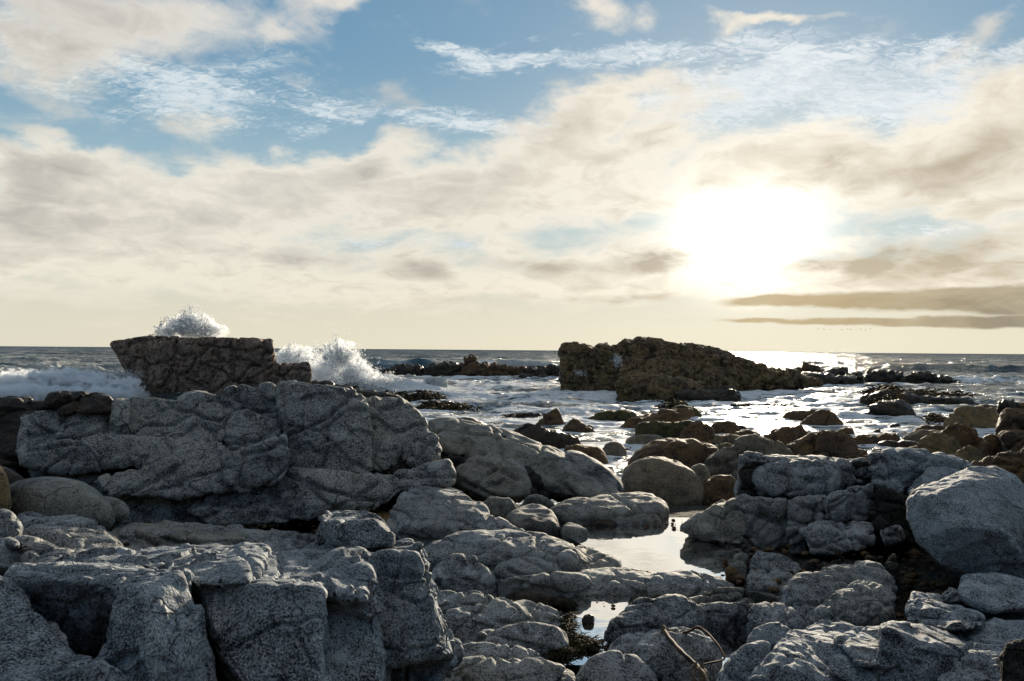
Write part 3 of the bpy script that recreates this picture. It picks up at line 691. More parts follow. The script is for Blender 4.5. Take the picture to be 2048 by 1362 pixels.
outcrop('big_boulder', 'huge speckled blue-grey boulder at the right edge, leaning over a dark hollow', 'boulder', 'blue', (1950, 1160, 10.6),
 [('1813,1005:.9 1832,978:1.0 1880,960:1.2 1930,942:1.5 1990,935:1.7 2035,955:1.5 2075,1010:1.0 2100,1100:.7 2090,1170:.2 1985,1158:.1 1885,1132:.1 1838,1085:.3 1820,1040:.6', 10.6, dict(bulge=.03, rnd=.09, chip=.04, joint=0.0, back=1.5, lump=.025, pin='1850,995:.5 1930,965:.8 1995,965:.9 1900,1050:.0 2000,1060:-.1'))], fine=1.5)
outcrop('dark_rock', 'dark low rock behind the huge boulder at the right edge', 'rock', 'brown', (2000, 950, 17), [('1932,948 1955,915 2000,908 2048,910 2110,925 2110,990 2000,975', 16.5, dict(lean=.5, ext=.5))], lump=.06, frac=.06)

outcrop('wrinkled_mound', 'layered wrinkled grey mound in front of the blocky outcrop', 'rock', 'slab', (1680, 1240, 10),
 [('1562,1205 1575,1175 1605,1158 1650,1150 1700,1170 1700,1210 1640,1225 1590,1222', 9.7, dict(lean=1.2)),
  ('1640,1175 1660,1135 1740,1124 1775,1142 1790,1170 1785,1200 1720,1205', 10.0, dict(lean=1.2)),
  ('1655,1215 1665,1190 1700,1182 1745,1195 1760,1220 1730,1245 1680,1240', 9.3, dict(sub=2, bulge=.12)),
  ('1700,1190 1712,1172 1750,1172 1785,1190 1790,1225 1750,1235', 9.4, dict(sub=1, lean=.8)),
  ('1618,1235 1635,1215 1665,1212 1672,1235 1650,1248', 9.1, dict(sub=2, bulge=.1)),
  ('1540,1240 1565,1215 1620,1215 1640,1240 1600,1262 1550,1262', 9.2, dict(lean=1.5)),
  ('1770,1135 1790,1110 1800,1140 1790,1165', 10.6, dict(mat='ground', sub=1))],
 lump=.08, frac=.12, cell=.28, bulge=.06, lean=1.0, back=.8, ext=.3)

outcrop('ledge_rock', 'dark split ledge at the right bank of the main tide pool, below the blocky outcrop', 'rock', 'slab', (1540, 1180, 11),
 [('1498,1128 1508,1106 1560,1108 1602,1130 1602,1152 1550,1154 1505,1140', 11.8, dict(lean=1.0, mat='slab')),
  ('1495,1172 1500,1142 1580,1148 1590,1172 1560,1186 1500,1180', 11.2, dict(lean=1.0)),
  ('1590,1155 1600,1130 1700,1120 1760,1118 1700,1145 1620,1165', 12.2, dict(lean=1.6, mat='ground'))],
 lump=.07, frac=.1, cell=.4, back=.8, ext=.3)
for s, D, lab in [('1468,1118 1475,1108 1490,1107 1495,1118 1485,1126 1472,1126', 12.2, 'highest of three small stones on the right bank of the main tide pool'),
                  ('1468,1135 1470,1126 1482,1122 1493,1128 1492,1142 1476,1142', 11.9, 'middle of three small stones on the right bank of the main tide pool'),
                  ('1451,1143 1455,1133 1466,1132 1474,1138 1472,1151 1456,1152', 11.6, 'lowest and reddest of three small stones, at the water line of the main tide pool')]:
    outcrop('stone', lab, 'stone', 'brown' if '1451' in s else 'smooth', (1480, 1120, D), [(s, D, dict(ext=.15))], sub=2, bulge=.15, back=.12, lump=.06, group='small stones by the main tide pool')
outcrop('ridge_slab', 'low cracked grey slab between the near pools and the wrinkled mound', 'rock slab', 'slab', (1450, 1240, 10),
 [('1380,1190 1440,1178 1500,1182 1560,1192 1560,1206 1480,1206 1400,1204', 0, dict(h=.2, z0=1.0, mat='smooth')),
  ('1500,1250 1505,1215 1530,1205 1575,1212 1605,1235 1570,1262 1520,1268', 0, dict(h=.25, z0=1.0))],
 mode='slab', lump=.06, frac=.06, cell=.5, sub=1, bulge=.06)

outcrop('wedge_rock', 'bright-topped wedge rock below the dark hollow at the right', 'rock', 'blue', (1880, 1255, 8.7),
 [('1812,1225:.2 1826,1186:.9 1872,1190:1.0 1920,1210:.7 1962,1236:.25 1940,1248:.05 1862,1257:0 1820,1242:0', 8.6, dict(bulge=0, pin='1822,1212:.1 1865,1228:.05', rnd=.05))], lump=.04, back=.5, fine=1.5, frac=.03)
outcrop('slanted_rock', 'slanted pale rock under the huge boulder at the right edge', 'rock', 'blue', (1980, 1215, 9.4),
 [('1915,1190:.3 1932,1152:.8 1990,1148:1.0 2070,1165:.9 2075,1215:.2 1985,1222:0', 9.2, dict(bulge=0, pin='1950,1180:.2')),
  ('1880,1195 1900,1175 1925,1185 1930,1205 1890,1210', 9.4, dict(mat='slab'))], lump=.05, back=.8, frac=.04)
outcrop('angular_rock', 'angular block with black front face and pale sloping top at the bottom right', 'rock', 'blue', (1840, 1362, 7.2),
 [('1760,1400:-.1 1762,1254:.1 1790,1247:.3 1850,1262:.6 1895,1268:.9 1930,1298:.5 1915,1330:.0 1870,1400:-.1', 7.2, dict(bulge=0, pin='1768,1256:.0 1922,1306:.1', rnd=.03, mat='blue')),
  ], lump=.035, back=.6, taper=.95, fine=1.5)
outcrop('near_right_outcrop', 'cracked blue-grey rock mass in the bottom right corner', 'rock outcrop', 'blue', (1980, 1362, 6.8),
 [('1870,1275:1.2 1960,1250:1.6 2080,1240:1.9 2085,1300:.6 1990,1315:.3 1930,1310:.5', 7.2, dict(bulge=0)),
  ('1865,1400:-.1 1905,1330:.3 1940,1305:.5 2000,1312:.4 2010,1400:-.1', 6.9, dict(bulge=0)),
  ('2000,1400 2004,1318 2020,1290 2085,1275 2085,1400', 6.3, dict(bulge=.04, mat='ground', frac=.15, cell=.25)),
  ('1860,1250 1900,1242 1960,1240 1960,1256 1900,1266', 8.2, dict(mat='slab', lean=2, sub=1))],
 lump=.06, back=.8, frac=.08, cell=.45, fine=1.5)
outcrop('pyramid_rock', 'cracked pyramid-shaped grey rock at the bottom edge, right of the kelp stalk', 'rock outcrop', 'blue', (1580, 1362, 7.4),
 [('1442,1400 1446,1345 1462,1316 1500,1294 1540,1288 1530,1330 1500,1400', 7.35, dict(lean=.7)),
  ('1472,1322 1500,1288 1512,1256 1560,1244 1583,1262 1570,1290 1520,1300', 7.9, dict(lean=.7)),
  ('1480,1400:-.3 1535,1330:.0 1576,1262:.7 1600,1275:.65 1645,1325:.2 1700,1400:-.2', 7.2, dict(bulge=0, rnd=.03, pin='1570,1330:-.1')),
  ('1575,1264:.7 1640,1243:1.3 1722,1256:1.2 1735,1285:.6 1765,1340:.0 1765,1400:-.2 1705,1400:-.1 1640,1325:.2', 7.4, dict(bulge=0, rnd=.04, pin='1690,1300:.3')),
  ('1672,1285:.4 1700,1262:.8 1762,1254:.9 1764,1330:.0 1722,1332:0', 7.3, dict(bulge=0, rnd=.04))],
 lump=.05, back=.8, frac=.05, cell=.5, fine=1.5)
# ------------------------------------------------------------ rocks standing in the sea
def seaD(px, py, z=0.0): return depth_on(px, py, z)
outcrop('sea_stack', 'big brown flat-topped sea stack with overhanging left end, cracked into blocks', 'sea stack', 'far', (420, 800, 66),
 [('222,690 226,685 244,680 300,672 345,671 395,674 400,700 390,805 300,805 285,790 268,768 245,727', 66, dict(lean=.15, frac=.03, cell=2.3)),
  ('385,674 440,677 480,677 543,680 549,708 552,728 540,740 385,745', 66.6, dict(lean=.1, frac=.03, cell=1.9)),
  ('380,735 552,724 556,770 545,805 380,808', 66, dict(lean=.2, frac=.03, cell=2.1)),
  ('545,731 552,727 617,724 620,735 619,768 600,775 545,778', 66.3, dict(lean=.1, frac=.08, cell=1.8, part='ledge')),
  ('240,800 262,778 285,765 330,785 340,810 240,812', 65, dict(mat='wet', lean=.4))],
 back=5, bulge=.04, lump=.015, rnd=.02, drop=.3, aniso=(1, 1, 1.3), groove=1.5, vox=1.25, seed=4.2, taper=.95, over=1.0, chip=.06, chipc=3.0, joint=4.0, fine=.4)

outcrop('rocky_island', 'long brown rocky island under the low sun, square cliff at its left end', 'island', 'island', (1350, 797, 75),
 [('1122,697 1128,691 1150,690 1182,693 1195,702 1192,748 1123,750', 82, dict(lean=.1, cell=2.2)),
  ('1183,700 1195,692 1206,688 1235,690 1252,702 1262,750 1190,750', 82, {}),
  ('1236,692 1243,678 1275,676 1300,681 1350,686 1388,706 1392,752 1240,752', 83, {}),
  ('1340,690 1378,690 1418,694 1445,706 1470,722 1482,752 1340,752', 83.5, dict(bulge=.12)),
  ('1440,707 1482,713 1500,722 1520,745 1520,765 1450,765', 82, {}),
  ('1495,728 1540,742 1585,751 1645,759 1600,766 1500,768', 82, dict(ext=.6)),
  ('1240,745 1240,715 1320,720 1420,722 1480,745 1470,770 1250,770', 80, dict(lean=.8)),
  ('1124,745 1180,738 1235,738 1258,762 1226,766 1130,758', 83, dict(mat='wet')),
  ('1230,762 1262,745 1400,748 1500,754 1550,760 1600,767 1560,773 1440,775 1380,778 1250,778', 84, dict(mat='wet', lean=.8)),
  ('1540,770 1590,750 1650,748 1700,752 1735,762 1640,771', 98, dict(mat='wet', lean=.8)),
  ('1226,768 1260,748 1350,758 1405,768 1430,782 1350,800 1300,796 1255,785', 68.5, dict(lean=.8)),
  ('1340,798 1350,782 1400,774 1460,778 1480,790 1472,797 1400,801', 67.5, dict(mat='wet', lean=.8))],
 ext=2.0, back=6, bulge=.05, lump=.03, lean=.6, frac=.05, cell=2.2, groove=.6, vox=1.4, rnd=.05, aniso=(1, 1, 1.8), over=1.0, chip=.22, chipc=2.6, joint=3.2)

outcrop('low_reef', 'long low dark reef with one pointed rock, between the splash and the island', 'reef', 'wet', (930, 757, 118),
 [('742,752 760,742 800,731 830,730 850,738 860,752', 122, {}), ('835,752 850,735 900,727 930,730 940,752', 121, {}),
  ('922,735 930,716 940,711 952,718 958,732', 120, dict(mat='brown', bulge=.02)), ('915,753 930,735 960,724 1010,729 1050,735 1060,750 1020,757 940,755', 119, dict(mat='brown')),
  ('1040,752 1050,732 1100,733 1130,735 1130,752 1060,758', 116, {}), ('1000,758 1040,748 1090,752 1105,760 1050,762', 113, {})],
 back=5, lean=.6, lump=.10, ridge=.05, frac=.2, cell=1.2, bulge=.06, ext=1.0, vox=1.3)
k = dict(back=3, lean=.6, lump=.10, ridge=.04, frac=.15, cell=1.2, bulge=.08, ext=.8, vox=1.3)
GR = 'low dark rocks trailing right of the island'
for s, m, lab in [('1585,755 1592,738 1608,728 1630,728 1645,738 1648,755', 'brown', 'humped dark rock just right of the island, first of the trailing line'),
    ('1640,757 1650,742 1675,733 1692,736 1702,746 1705,757', 'wet', 'second humped dark rock right of the island'),
    ('1700,757 1705,746 1722,742 1730,757', 'wet', 'tiny dark rock in the gap of the trailing line right of the island'),
    ('1725,761 1733,741 1760,739 1790,740 1808,748 1815,762', 'wet', 'long flat-topped dark rock in the trailing line right of the island'),
    ('1805,762 1815,747 1835,743 1850,743 1875,753 1920,762 1900,765', 'wet', 'last and farthest right rock of the dark trailing line, tapering into the water')]:
    outcrop('reef_rock', lab, 'rock', m, (float(s.split(',')[0]), 760, 112), [(s, 112 if '1725' not in s and '1805' not in s else 108, {})], group=GR, **k)

WASH = [(at(1350, 795, 74)[0], 78, 6, 5), (at(1430, 775, 80)[0], 82, 7, 4), (at(930, 757, 118)[0], 120, 14, 4), (at(1840, 808, 64)[0], 65, 5, 1.5), (at(1780, 832, 52)[0], 53, 1.6, 1.2), (at(430, 800, 66)[0], 68, 9, 4)]
def sea_rock(s, mat, lab, z=0.0, name='boulder', cat='boulder', **kw):
    p = parse(s); yb = max(a[1] for a in p); xm = sum(a[0] for a in p) / len(p)
    D = seaD(xm, yb, z) + 0.15
    w = (max(a[0] for a in p) - min(a[0] for a in p)) / F * D
    o = dict(sub=1, bulge=.10, lean=.55, back=w * .6, lump=.05, ext=.35, taper=.8, frac=.04, cell=w * .6, rnd=.08, joint=0.0, fine=.5, chip=.08, groove=.5, over=1.12)
    o.update(kw)
    c = at(xm, yb, D); WASH.append((c[0], c[1] + w * .3, w * .5, w * .45))
    outcrop(name, lab, cat, mat, (xm, yb, D), [(s, D, o)], group='boulders in the shallows')
ang = dict(sub=0, rnd=.12, bulge=.06, frac=.05, chip=.16)
for a in [
 ('1072,848 1088,833 1100,824 1112,822 1122,835 1129,847 1118,853 1095,851', 'brown', 'pointed dark rock standing alone in white water, left of the similar smaller one', ang),
 ('1128,861 1140,846 1150,838 1163,843 1178,855 1186,863 1165,868 1140,866', 'brown', 'smaller pointed dark rock in white water with a low tail to the right', ang),
 ('1160,855 1175,848 1190,855 1180,862', 'wet', 'low dark tail rock just behind the smaller pointed rock', {}),
 ('1041,833 1060,825 1078,825 1086,834 1060,838', 'wet', 'flat weedy dark rock farthest out left of the pointed rocks', {}),
 ('888,842 915,838 950,838 970,848 982,858 960,862 900,852', 'wet', 'long low dark rock showing just above the smooth ridge', {}),
 ('982,858 990,850 998,851 1002,860', 'wet', 'tiny dark rock awash, left one of the pair behind the smooth ridge', {}),
 ('1003,862 1010,854 1018,854 1023,861', 'wet', 'tiny dark rock awash, right one of the pair behind the smooth ridge', {}),
 ('1022,872 1040,858 1060,851 1085,856 1120,862 1150,873 1156,888 1140,900 1110,898 1060,888', 'wet', 'broad dark layered rock directly behind the smooth ridge', dict(ang, frac=.15)),
 ('1132,903 1145,894 1175,892 1200,897 1216,915 1214,932 1190,928 1150,915', 'brown', 'dark rounded boulder behind the right end of the smooth ridge', dict(sub=2)),
 ('1203,908 1215,890 1228,887 1245,893 1251,905 1240,915 1215,916', 'dusk', 'small smooth egg-shaped boulder standing in the channel', dict(sub=2, frac=0)),
 ('1256,885 1270,876 1298,872 1322,875 1331,884 1318,892 1285,894', 'dusk', 'flat smooth light boulder in the water at the head of the channel', dict(sub=2, frac=0)),
 ('1178,842 1195,829 1225,822 1255,822 1272,830 1275,838 1240,843', 'green', 'weedy rounded rock out in the surf, left of the slanting dark slab', {}),
 ('1238,860 1262,838 1330,823 1360,822 1378,832 1345,846 1290,857', 'brown', 'slanting dark slab leaning in the surf', dict(ang, frac=.12)),
 ('1330,835 1345,818 1375,814 1395,822 1402,835 1370,840', 'green', 'mossy lump behind the top end of the slanting dark slab', {}),
 ('1278,882 1280,855 1295,848 1360,846 1400,850 1402,872 1375,886 1310,887', 'green', 'square rock with a bright green algae top in the middle of the boulders', dict(ang, rnd=.05)),
 ('1358,885 1366,860 1382,847 1402,846 1425,862 1432,885 1400,893 1370,892', 'brown', 'tall brown boulder right of the green-topped rock', ang),
 ('1420,872 1424,852 1440,843 1462,843 1480,858 1482,870 1450,875', 'brown', 'brown block-shaped boulder behind the long low one', ang),
 ('1416,890 1422,876 1450,871 1480,874 1486,884 1465,892 1435,894', 'tan', 'long low brown boulder in front of the block-shaped one', {}),
 ('1470,870 1485,861 1508,861 1526,875 1515,884 1485,882', 'brown', 'low brown boulder left of the craggy dark pair', {}),
 ('1474,858 1478,852 1500,856 1508,864 1490,864', 'wet', 'thin dark rock peeping above the low brown boulder', {}),
 ('1524,886 1532,872 1552,862 1585,857 1598,866 1592,885 1565,900 1540,898', 'brown', 'rounded craggy dark boulder, left of the dark pair', ang),
 ('1585,868 1592,854 1604,849 1618,866 1621,878 1600,884', 'brown', 'small pointed brown rock leaning on the craggy dark boulder', ang),
 ('1556,905 1590,885 1640,862 1652,865 1660,905 1640,922 1590,915', 'brown', 'large dark wedge boulder, left half of the biggest dark pair', ang),
 ('1636,915 1638,880 1652,864 1682,866 1705,882 1714,905 1708,925 1680,925', 'brown', 'large dark cube-like boulder, right half of the biggest dark pair', ang),
 ('1568,915 1578,900 1600,892 1628,893 1645,908 1640,920 1600,922', 'brown', 'smooth dark boulder lying before the biggest dark pair', dict(sub=2)),
 ('1700,920 1705,905 1722,900 1735,912 1732,922 1715,924', 'brown', 'small rounded dark boulder at the right foot of the biggest dark pair', dict(sub=2)),
 ('1670,868 1680,859 1705,857 1709,868 1690,872', 'brown', 'flat-topped square rock awash behind the biggest dark pair', ang),
 ('1568,840 1578,829 1600,824 1630,823 1636,832 1600,842', 'brown', 'low slanted dark rock behind the pyramid rock in the surf', ang),
 ('1602,850 1620,833 1645,822 1660,823 1676,838 1682,850 1670,855 1625,854', 'brown', 'pyramid-shaped brown rock standing out in the surf', ang),
 ('1504,840 1512,836 1522,836 1529,842 1515,845', 'wet', 'tiny dark rock awash, left of a row of three far out', {}),
 ('1528,842 1540,836 1552,837 1561,843 1545,845', 'wet', 'flat dark rock awash, middle of a row of three far out', {}),
 ('1552,850 1560,845 1570,845 1575,850 1563,853', 'wet', 'tiny dark rock awash, right of a row of three far out', {}),
 ('1704,885 1712,874 1730,870 1750,873 1758,884 1742,892 1720,892', 'brown', 'dark rounded rock in white water right of the biggest dark pair', {}),
 ('1748,886 1755,875 1776,867 1795,872 1801,885 1785,890 1760,889', 'brown', 'knobbly dark rock in white water, right neighbour of the rounded one', {}),
 ('1747,868 1750,859 1758,857 1765,862 1765,869', 'wet', 'tiny upright dark rock behind the knobbly one', {}),
 ('1776,856 1785,847 1792,845 1802,852 1800,858', 'wet', 'tiny dark rock alone in the surf at the right', {}),
 ('1764,893 1780,885 1810,883 1845,888 1852,895 1800,899', 'wet', 'long flat wet rock barely above water at the right', {}),
 ('1806,885 1815,870 1830,863 1870,862 1888,868 1880,880 1840,890', 'dusk', 'smooth tan boulder lying left of the mossy group at the right', {}),
 ('1828,864 1842,855 1865,851 1888,853 1894,864 1860,868', 'brown', 'low smooth boulder behind the smooth tan one at the right', {}),
 ('1890,860 1898,840 1912,824 1935,815 1970,814 1996,818 1998,850 1980,858 1930,860', 'tan', 'big mossy tan boulder far right, below the dark crag', dict(ang, bulge=.1)),
 ('1874,885 1895,862 1920,852 1945,865 1966,885 1962,910 1920,905', 'brown', 'dark mossy wedge boulder in front of the big mossy tan one', ang),
 ('1838,895 1850,880 1875,868 1905,878 1918,900 1912,915 1870,912', 'tan', 'craggy tan boulder behind the blocky outcrop', ang),
 ('1815,905 1830,895 1870,893 1890,900 1895,912 1860,915', 'tan', 'low weedy tan boulder just above the blocky outcrop', ang),
 ('1962,912 1965,885 1985,872 2015,875 2030,890 2035,912 2000,918', 'brown', 'rounded dark rock at the foot of the dark crag at the right edge', {}),
 ('1910,930 1915,905 1940,895 1965,910 1960,930', 'tan', 'small tan rock between the blocky outcrop and the dark low rock', ang),
 ('1735,925 1740,905 1758,900 1768,915 1765,928', 'smooth', 'small grey stone wedged behind the blocky outcrop', {}),
]: sea_rock(a[0], a[1], a[2], **a[3])
for a in [
 ('1252,985 1256,955 1275,935 1305,923 1340,924 1375,938 1398,962 1398,990 1370,1008 1320,1012 1275,1005', 'dusk', 'big smooth round boulder at the near end of the channel', dict(sub=2, frac=0, lump=.04)),
 ('1370,985 1380,945 1400,934 1415,945 1423,972 1415,992 1390,1002', 'dusk', 'rounded boulder leaning on the right side of the big smooth round boulder', dict(sub=2, frac=0)),
 ('1400,1010 1405,975 1430,955 1465,955 1480,980 1470,1010', 'brown', 'dark boulder in the gap left of the blocky outcrop', dict(sub=1)),
 ('1262,950 1270,915 1292,893 1335,886 1395,885 1435,898 1437,920 1405,938 1330,940', 'brown', 'big brown weed-covered boulder behind the smooth round one', dict(sub=1, bulge=.12)),
 ('1402,955 1425,920 1455,900 1505,874 1520,880 1572,912 1550,930 1500,960 1440,965', 'dusk', 'large slanting tan boulder with a sharp upper edge', dict(ang, rnd=.04)),
 ('1430,900 1440,888 1470,890 1480,905 1450,915', 'tan', 'small tan boulder behind the sharp-edged slanting one', {}),
 ('1500,930 1520,895 1560,900 1575,925 1560,940', 'brown', 'dark brown boulder right of the sharp-edged slanting one', {})]:
    sea_rock(a[0], a[1], a[2], z=0.4, **a[3])
outcrop('dark_crag', 'dark craggy rock pile rising at the right edge above the mossy boulders', 'rock', 'brown', (2030, 900, 33),
 [('1996,845 1997,806 2008,796 2025,797 2036,805 2034,830 2010,850', 34, dict(mat='wet', frac=.1)), ('2030,830 2034,806 2060,800 2100,810 2100,850 2040,850', 34, dict(mat='brown')),
  ('1996,870 2000,840 2014,822 2060,825 2100,850 2100,880 2040,885', 32.5, dict(sub=1)), ('2000,880 2000,862 2050,865 2100,880 2100,925 2045,915 2015,905', 31, dict(sub=1)),
  ('2035,905 2050,885 2100,880 2100,930 2045,925', 29, dict(sub=1))], lump=.06, frac=.08, cell=1.2, back=1.8, lean=.5, ext=.4)

# ------------------------------------------------------------ sea surface
def sea_material():
    m, T = new_mat('sea_water')
    pos = T.out(T.node('ShaderNodeNewGeometry'), 0)
    a = T.node('ShaderNodeAttribute'); a.attribute_name = 'foam'; fo = T.out(a, 2)
    x, y, z = T.sep(pos)
    st = T.vmath('MULTIPLY', pos, (0.55, 1.0, 1.0))
    n0 = T.noise(st, 0.33, 7, 0.68, 1.2)
    n1 = T.noise(st, 1.6, 5, 0.7, 0.8)
    v = T.node('ShaderNodeTexVoronoi', {'Vector': T.vmath('ADD', st, T.vmath('SCALE', T.out(T.node('ShaderNodeTexNoise', {'Vector': st, 'Scale': 0.8, 'Detail': 4.0}), 1), None, 2.5)), 'Scale': 0.9}, feature='DISTANCE_TO_EDGE')
    lace = T.out(v).step(0.0, 0.16, 1.0, 0.0)
    f = fo + (n0 - 0.5) * 2.6 + (n1 - 0.5) * 1.0 + lace * 0.10 * fo
    mask = f.step(0.50, 0.78) * fo.step(0.04, 0.28)
    # ripples lengthen with distance so they stay resolvable
    h = T.noise(st, 2.2, 5, 0.62, 0.3) * 0.30 + T.noise(T.vmath('MULTIPLY', pos, (0.014, 0.036, 0.03)), 1.0, 6, 0.58) * 3.0
    # facet slopes taken straight from vector noise, so that far water keeps its roughness
    s1 = T.vmath('SUBTRACT', T.out(T.node('ShaderNodeTexNoise', {'Vector': st, 'Scale': 1.1, 'Detail': 5.0, 'Roughness': 0.7}), 1), (0.5, 0.5, 0.5))
    s2 = T.vmath('SUBTRACT', T.out(T.node('ShaderNodeTexNoise', {'Vector': T.vmath('MULTIPLY', pos, (0.3, 1.0, 1.0)), 'Scale': 0.06, 'Detail': 5.0, 'Roughness': 0.7}), 1), (0.5, 0.5, 0.5))
    far = y.step(35.0, 220.0, 0.35, 1.7)
    slope = T.vmath('ADD', T.vmath('SCALE', s1, None, far * 1.1), T.vmath('SCALE', s2, None, far * 1.3))
    slope = T.vmath('ADD', T.vmath('MULTIPLY', slope, (1.2, 1.0, 0.0)), T.comb(far * 0.0, far * -0.20, 0.0))
    base_n = T.vmath('NORMALIZE', T.vmath('ADD', T.out(T.node('ShaderNodeNewGeometry'), 1), slope))
    bn = T.node('ShaderNodeBump', {'Height': h + mask * 0.05, 'Strength': 1.0, 'Distance': 1.0, 'Normal': base_n})
    wcol = T.mix(n0.step(0.35, 0.6), (0.006, 0.022, 0.028), (0.012, 0.045, 0.050))
    fcol = T.mix(n1.step(0.3, 0.6), (0.62, 0.68, 0.71), (0.92, 0.93, 0.93))
    col = T.mix(mask, wcol, fcol)
    b = T.node('ShaderNodeBsdfPrincipled', {'Base Color': col, 'Roughness': mask * 0.5 + y.step(60.0, 500.0, 0.08, 0.20), 'IOR': 1.38, 'Normal': T.out(bn)})
    return finish(m, T, b)
def foam_material():
    m, T = new_mat('foam')
    pos = T.out(T.node('ShaderNodeNewGeometry'), 0)
    n = T.noise(pos, 0.9, 7, 0.72, 0.6)
    bn = T.node('ShaderNodeBump', {'Height': n * 1.0 + T.noise(pos, 4.0, 5, 0.75) * 0.25, 'Strength': 1.0, 'Distance': 1.0})
    col = T.mix(n.step(0.34, 0.56), (0.62, 0.76, 0.82), (0.93, 0.95, 0.95))
    b = T.node('ShaderNodeBsdfPrincipled', {'Base Color': col, 'Roughness': 0.8, 'Normal': T.out(bn), 'Specular IOR Level': 0.2, 'Subsurface Weight': 0.0})
    tr = T.node('ShaderNodeBsdfTranslucent', {'Color': (0.8, 0.88, 0.9, 1)})
    mx = T.node('ShaderNodeMixShader', {0: 0.35}); T.nt.links.new(b.outputs[0], mx.inputs[1]); T.nt.links.new(tr.outputs[0], mx.inputs[2])
    return finish(m, T, mx)
def spray_material():
    m, T = new_mat('spray')
    b = T.node('ShaderNodeBsdfDiffuse', {'Color': (0.92, 0.95, 0.97, 1)})
    tr = T.node('ShaderNodeBsdfTranslucent', {'Color': (0.92, 0.95, 0.97, 1)})
    mx = T.node('ShaderNodeMixShader', {0: 0.7}); T.nt.links.new(b.outputs[0], mx.inputs[1]); T.nt.links.new(tr.outputs[0], mx.inputs[2])
    ho = T.node('ShaderNodeBsdfTransparent'); m2 = T.node('ShaderNodeMixShader', {0: 0.58})
    T.nt.links.new(mx.outputs[0], m2.inputs[1]); T.nt.links.new(ho.outputs[0], m2.inputs[2])
    return finish(m, T, m2)
MAT['sea'] = sea_material(); MAT['foam'] = foam_material(); MAT['spray'] = spray_material()
def sstep(a, b, x): t = np.clip((x - a) / (b - a), 0, 1); return t * t * (3 - 2 * t)

def build_sea():
    rows_near = 1.0 / np.linspace(1 / 17.0, 1 / 330.0, 430)
    rows_far = 1.0 / np.linspace(1 / 337.0, 1 / 30000.0, 34)
    rows = np.concatenate([rows_near, rows_far])
    ang = np.concatenate([np.radians(np.linspace(-85, -36, 26))[:-1], np.arctan(np.linspace(-0.72, 0.72, 820)), np.radians(np.linspace(36, 85, 26))[1:]])
    A, Y = np.meshgrid(ang, rows)
    X = Y * np.tan(A); nr, nc = X.shape
    x, y = X.ravel(), Y.ravel()
    px = 1024 + F * x / y; py = 700.5 + CAMZ * F / y
    p = lambda sx, sy, o: np.stack([x / sx + o, y / sy + o * 2, np.zeros_like(x) + o], 1)
    near = sstep(30, 70, y)
    fadeS = np.exp(-(y / 90.0) ** 2); fadeM = np.exp(-(y / 600.0) ** 2); fadeL = np.exp(-(y / 2500.0) ** 2)
    h = fbm(p(16, 7, 3.0), 2) * (0.35 + 0.55 * sstep(90, 220, y)) * near * fadeL
    sw = fbm(p(5.0, 2.6, 9.0), 3, .55, True)
    h += (sw - .4) * (0.07 + 0.17 * near + 0.25 * sstep(85, 200, y)) * fadeM
    h += fbm(p(1.1, 0.7, 5.0), 2, .5, True) * (0.035 + 0.03 * near) * fadeS
    foam = np.zeros_like(h)
    surf = sstep(738, 768, py) * sstep(600, 700, px) * (1 - 0.25 * sstep(880, 930, py))
    surf *= 1 - 0.5 * sstep(1650, 1950, px) * (1 - sstep(800, 850, py))
    foam += 0.60 * surf + 0.12 * sstep(0.3, 1.0, sw) * surf
    foam += 0.30 * sstep(1.0, 1.5, sw) * (1 - surf) * near * (py > 712)
    def ridge(x0, x1, yc, wf, wb, amp, curve=0.0, fo=0.0, fx=None):
        nonlocal h, foam
        yy = yc + curve * np.sin(x * 0.25) + fbm(p(8, 8, yc), 2) * 1.5
        prof = np.where(y < yy, np.exp(-((y - yy) / wf) ** 2), np.exp(-((y - yy) / wb) ** 2))
        env = sstep(x0, x0 + (x1 - x0) * .2, x) * (1 - sstep(x1 - (x1 - x0) * .35, x1, x))
        h += amp * prof * env
        foam += fo * np.exp(-((y - yy + wf * .4) / (wf * 1.2)) ** 2) * env * (fx if fx is not None else 1)
    P2X = lambda px_, D: (px_ - 1024) / F * D
    ridge(P2X(690, 150), P2X(930, 150), 150, 3.0, 14, 2.2)
    ridge(P2X(560, 78), P2X(930, 78), 78, 1.6, 7, 1.35, 1.0, fo=1.0, fx=sstep(P2X(905, 78), P2X(830, 78), x))
    ridge(P2X(1000, 62), P2X(1240, 62), 62, 1.2, 4, 0.45)
    ridge(P2X(900, 190), P2X(1130, 190), 190, 3.5, 12, 1.2, fo=1.2)
    ridge(P2X(-120, 82), P2X(300, 82), 82, 4, 9, 1.0, fo=1.4)
    ridge(P2X(1700, 180), P2X(2150, 180), 180, 6, 12, 1.3)
    ridge(P2X(1450, 260), P2X(1900, 260), 260, 8, 14, 1.2)
    ridge(P2X(1800, 115), P2X(2300, 115), 115, 4, 9, .7, fo=.35)
    for wx, wy, wa, wb in WASH:             # white water churning round each rock
        m_ = (np.abs(x - wx) < wa * 2.5 + 2) & (np.abs(y - wy) < wb * 2.5 + 2)
        q_ = np.sqrt(((x[m_] - wx) / (wa + .3)) ** 2 + ((y[m_] - wy) / (wb + .3)) ** 2)
        foam[m_] += .42 * np.exp(-((q_ - 1.0) / .35) ** 2)
    idx = np.arange(nr * nc).reshape(nr, nc)
    f = np.stack([idx[:-1, :-1], idx[:-1, 1:], idx[1:, 1:], idx[1:, :-1]], -1).reshape(-1, 4)
    v = np.stack([x, y, h], 1)
    o = mesh_obj('sea', v, f, MAT['sea'])
    at_ = o.data.attributes.new('foam', 'FLOAT', 'POINT'); at_.data.foreach_set('value', np.clip(foam, 0, 1.5).astype(np.float32))
    tag(o, kind='structure')
build_sea()

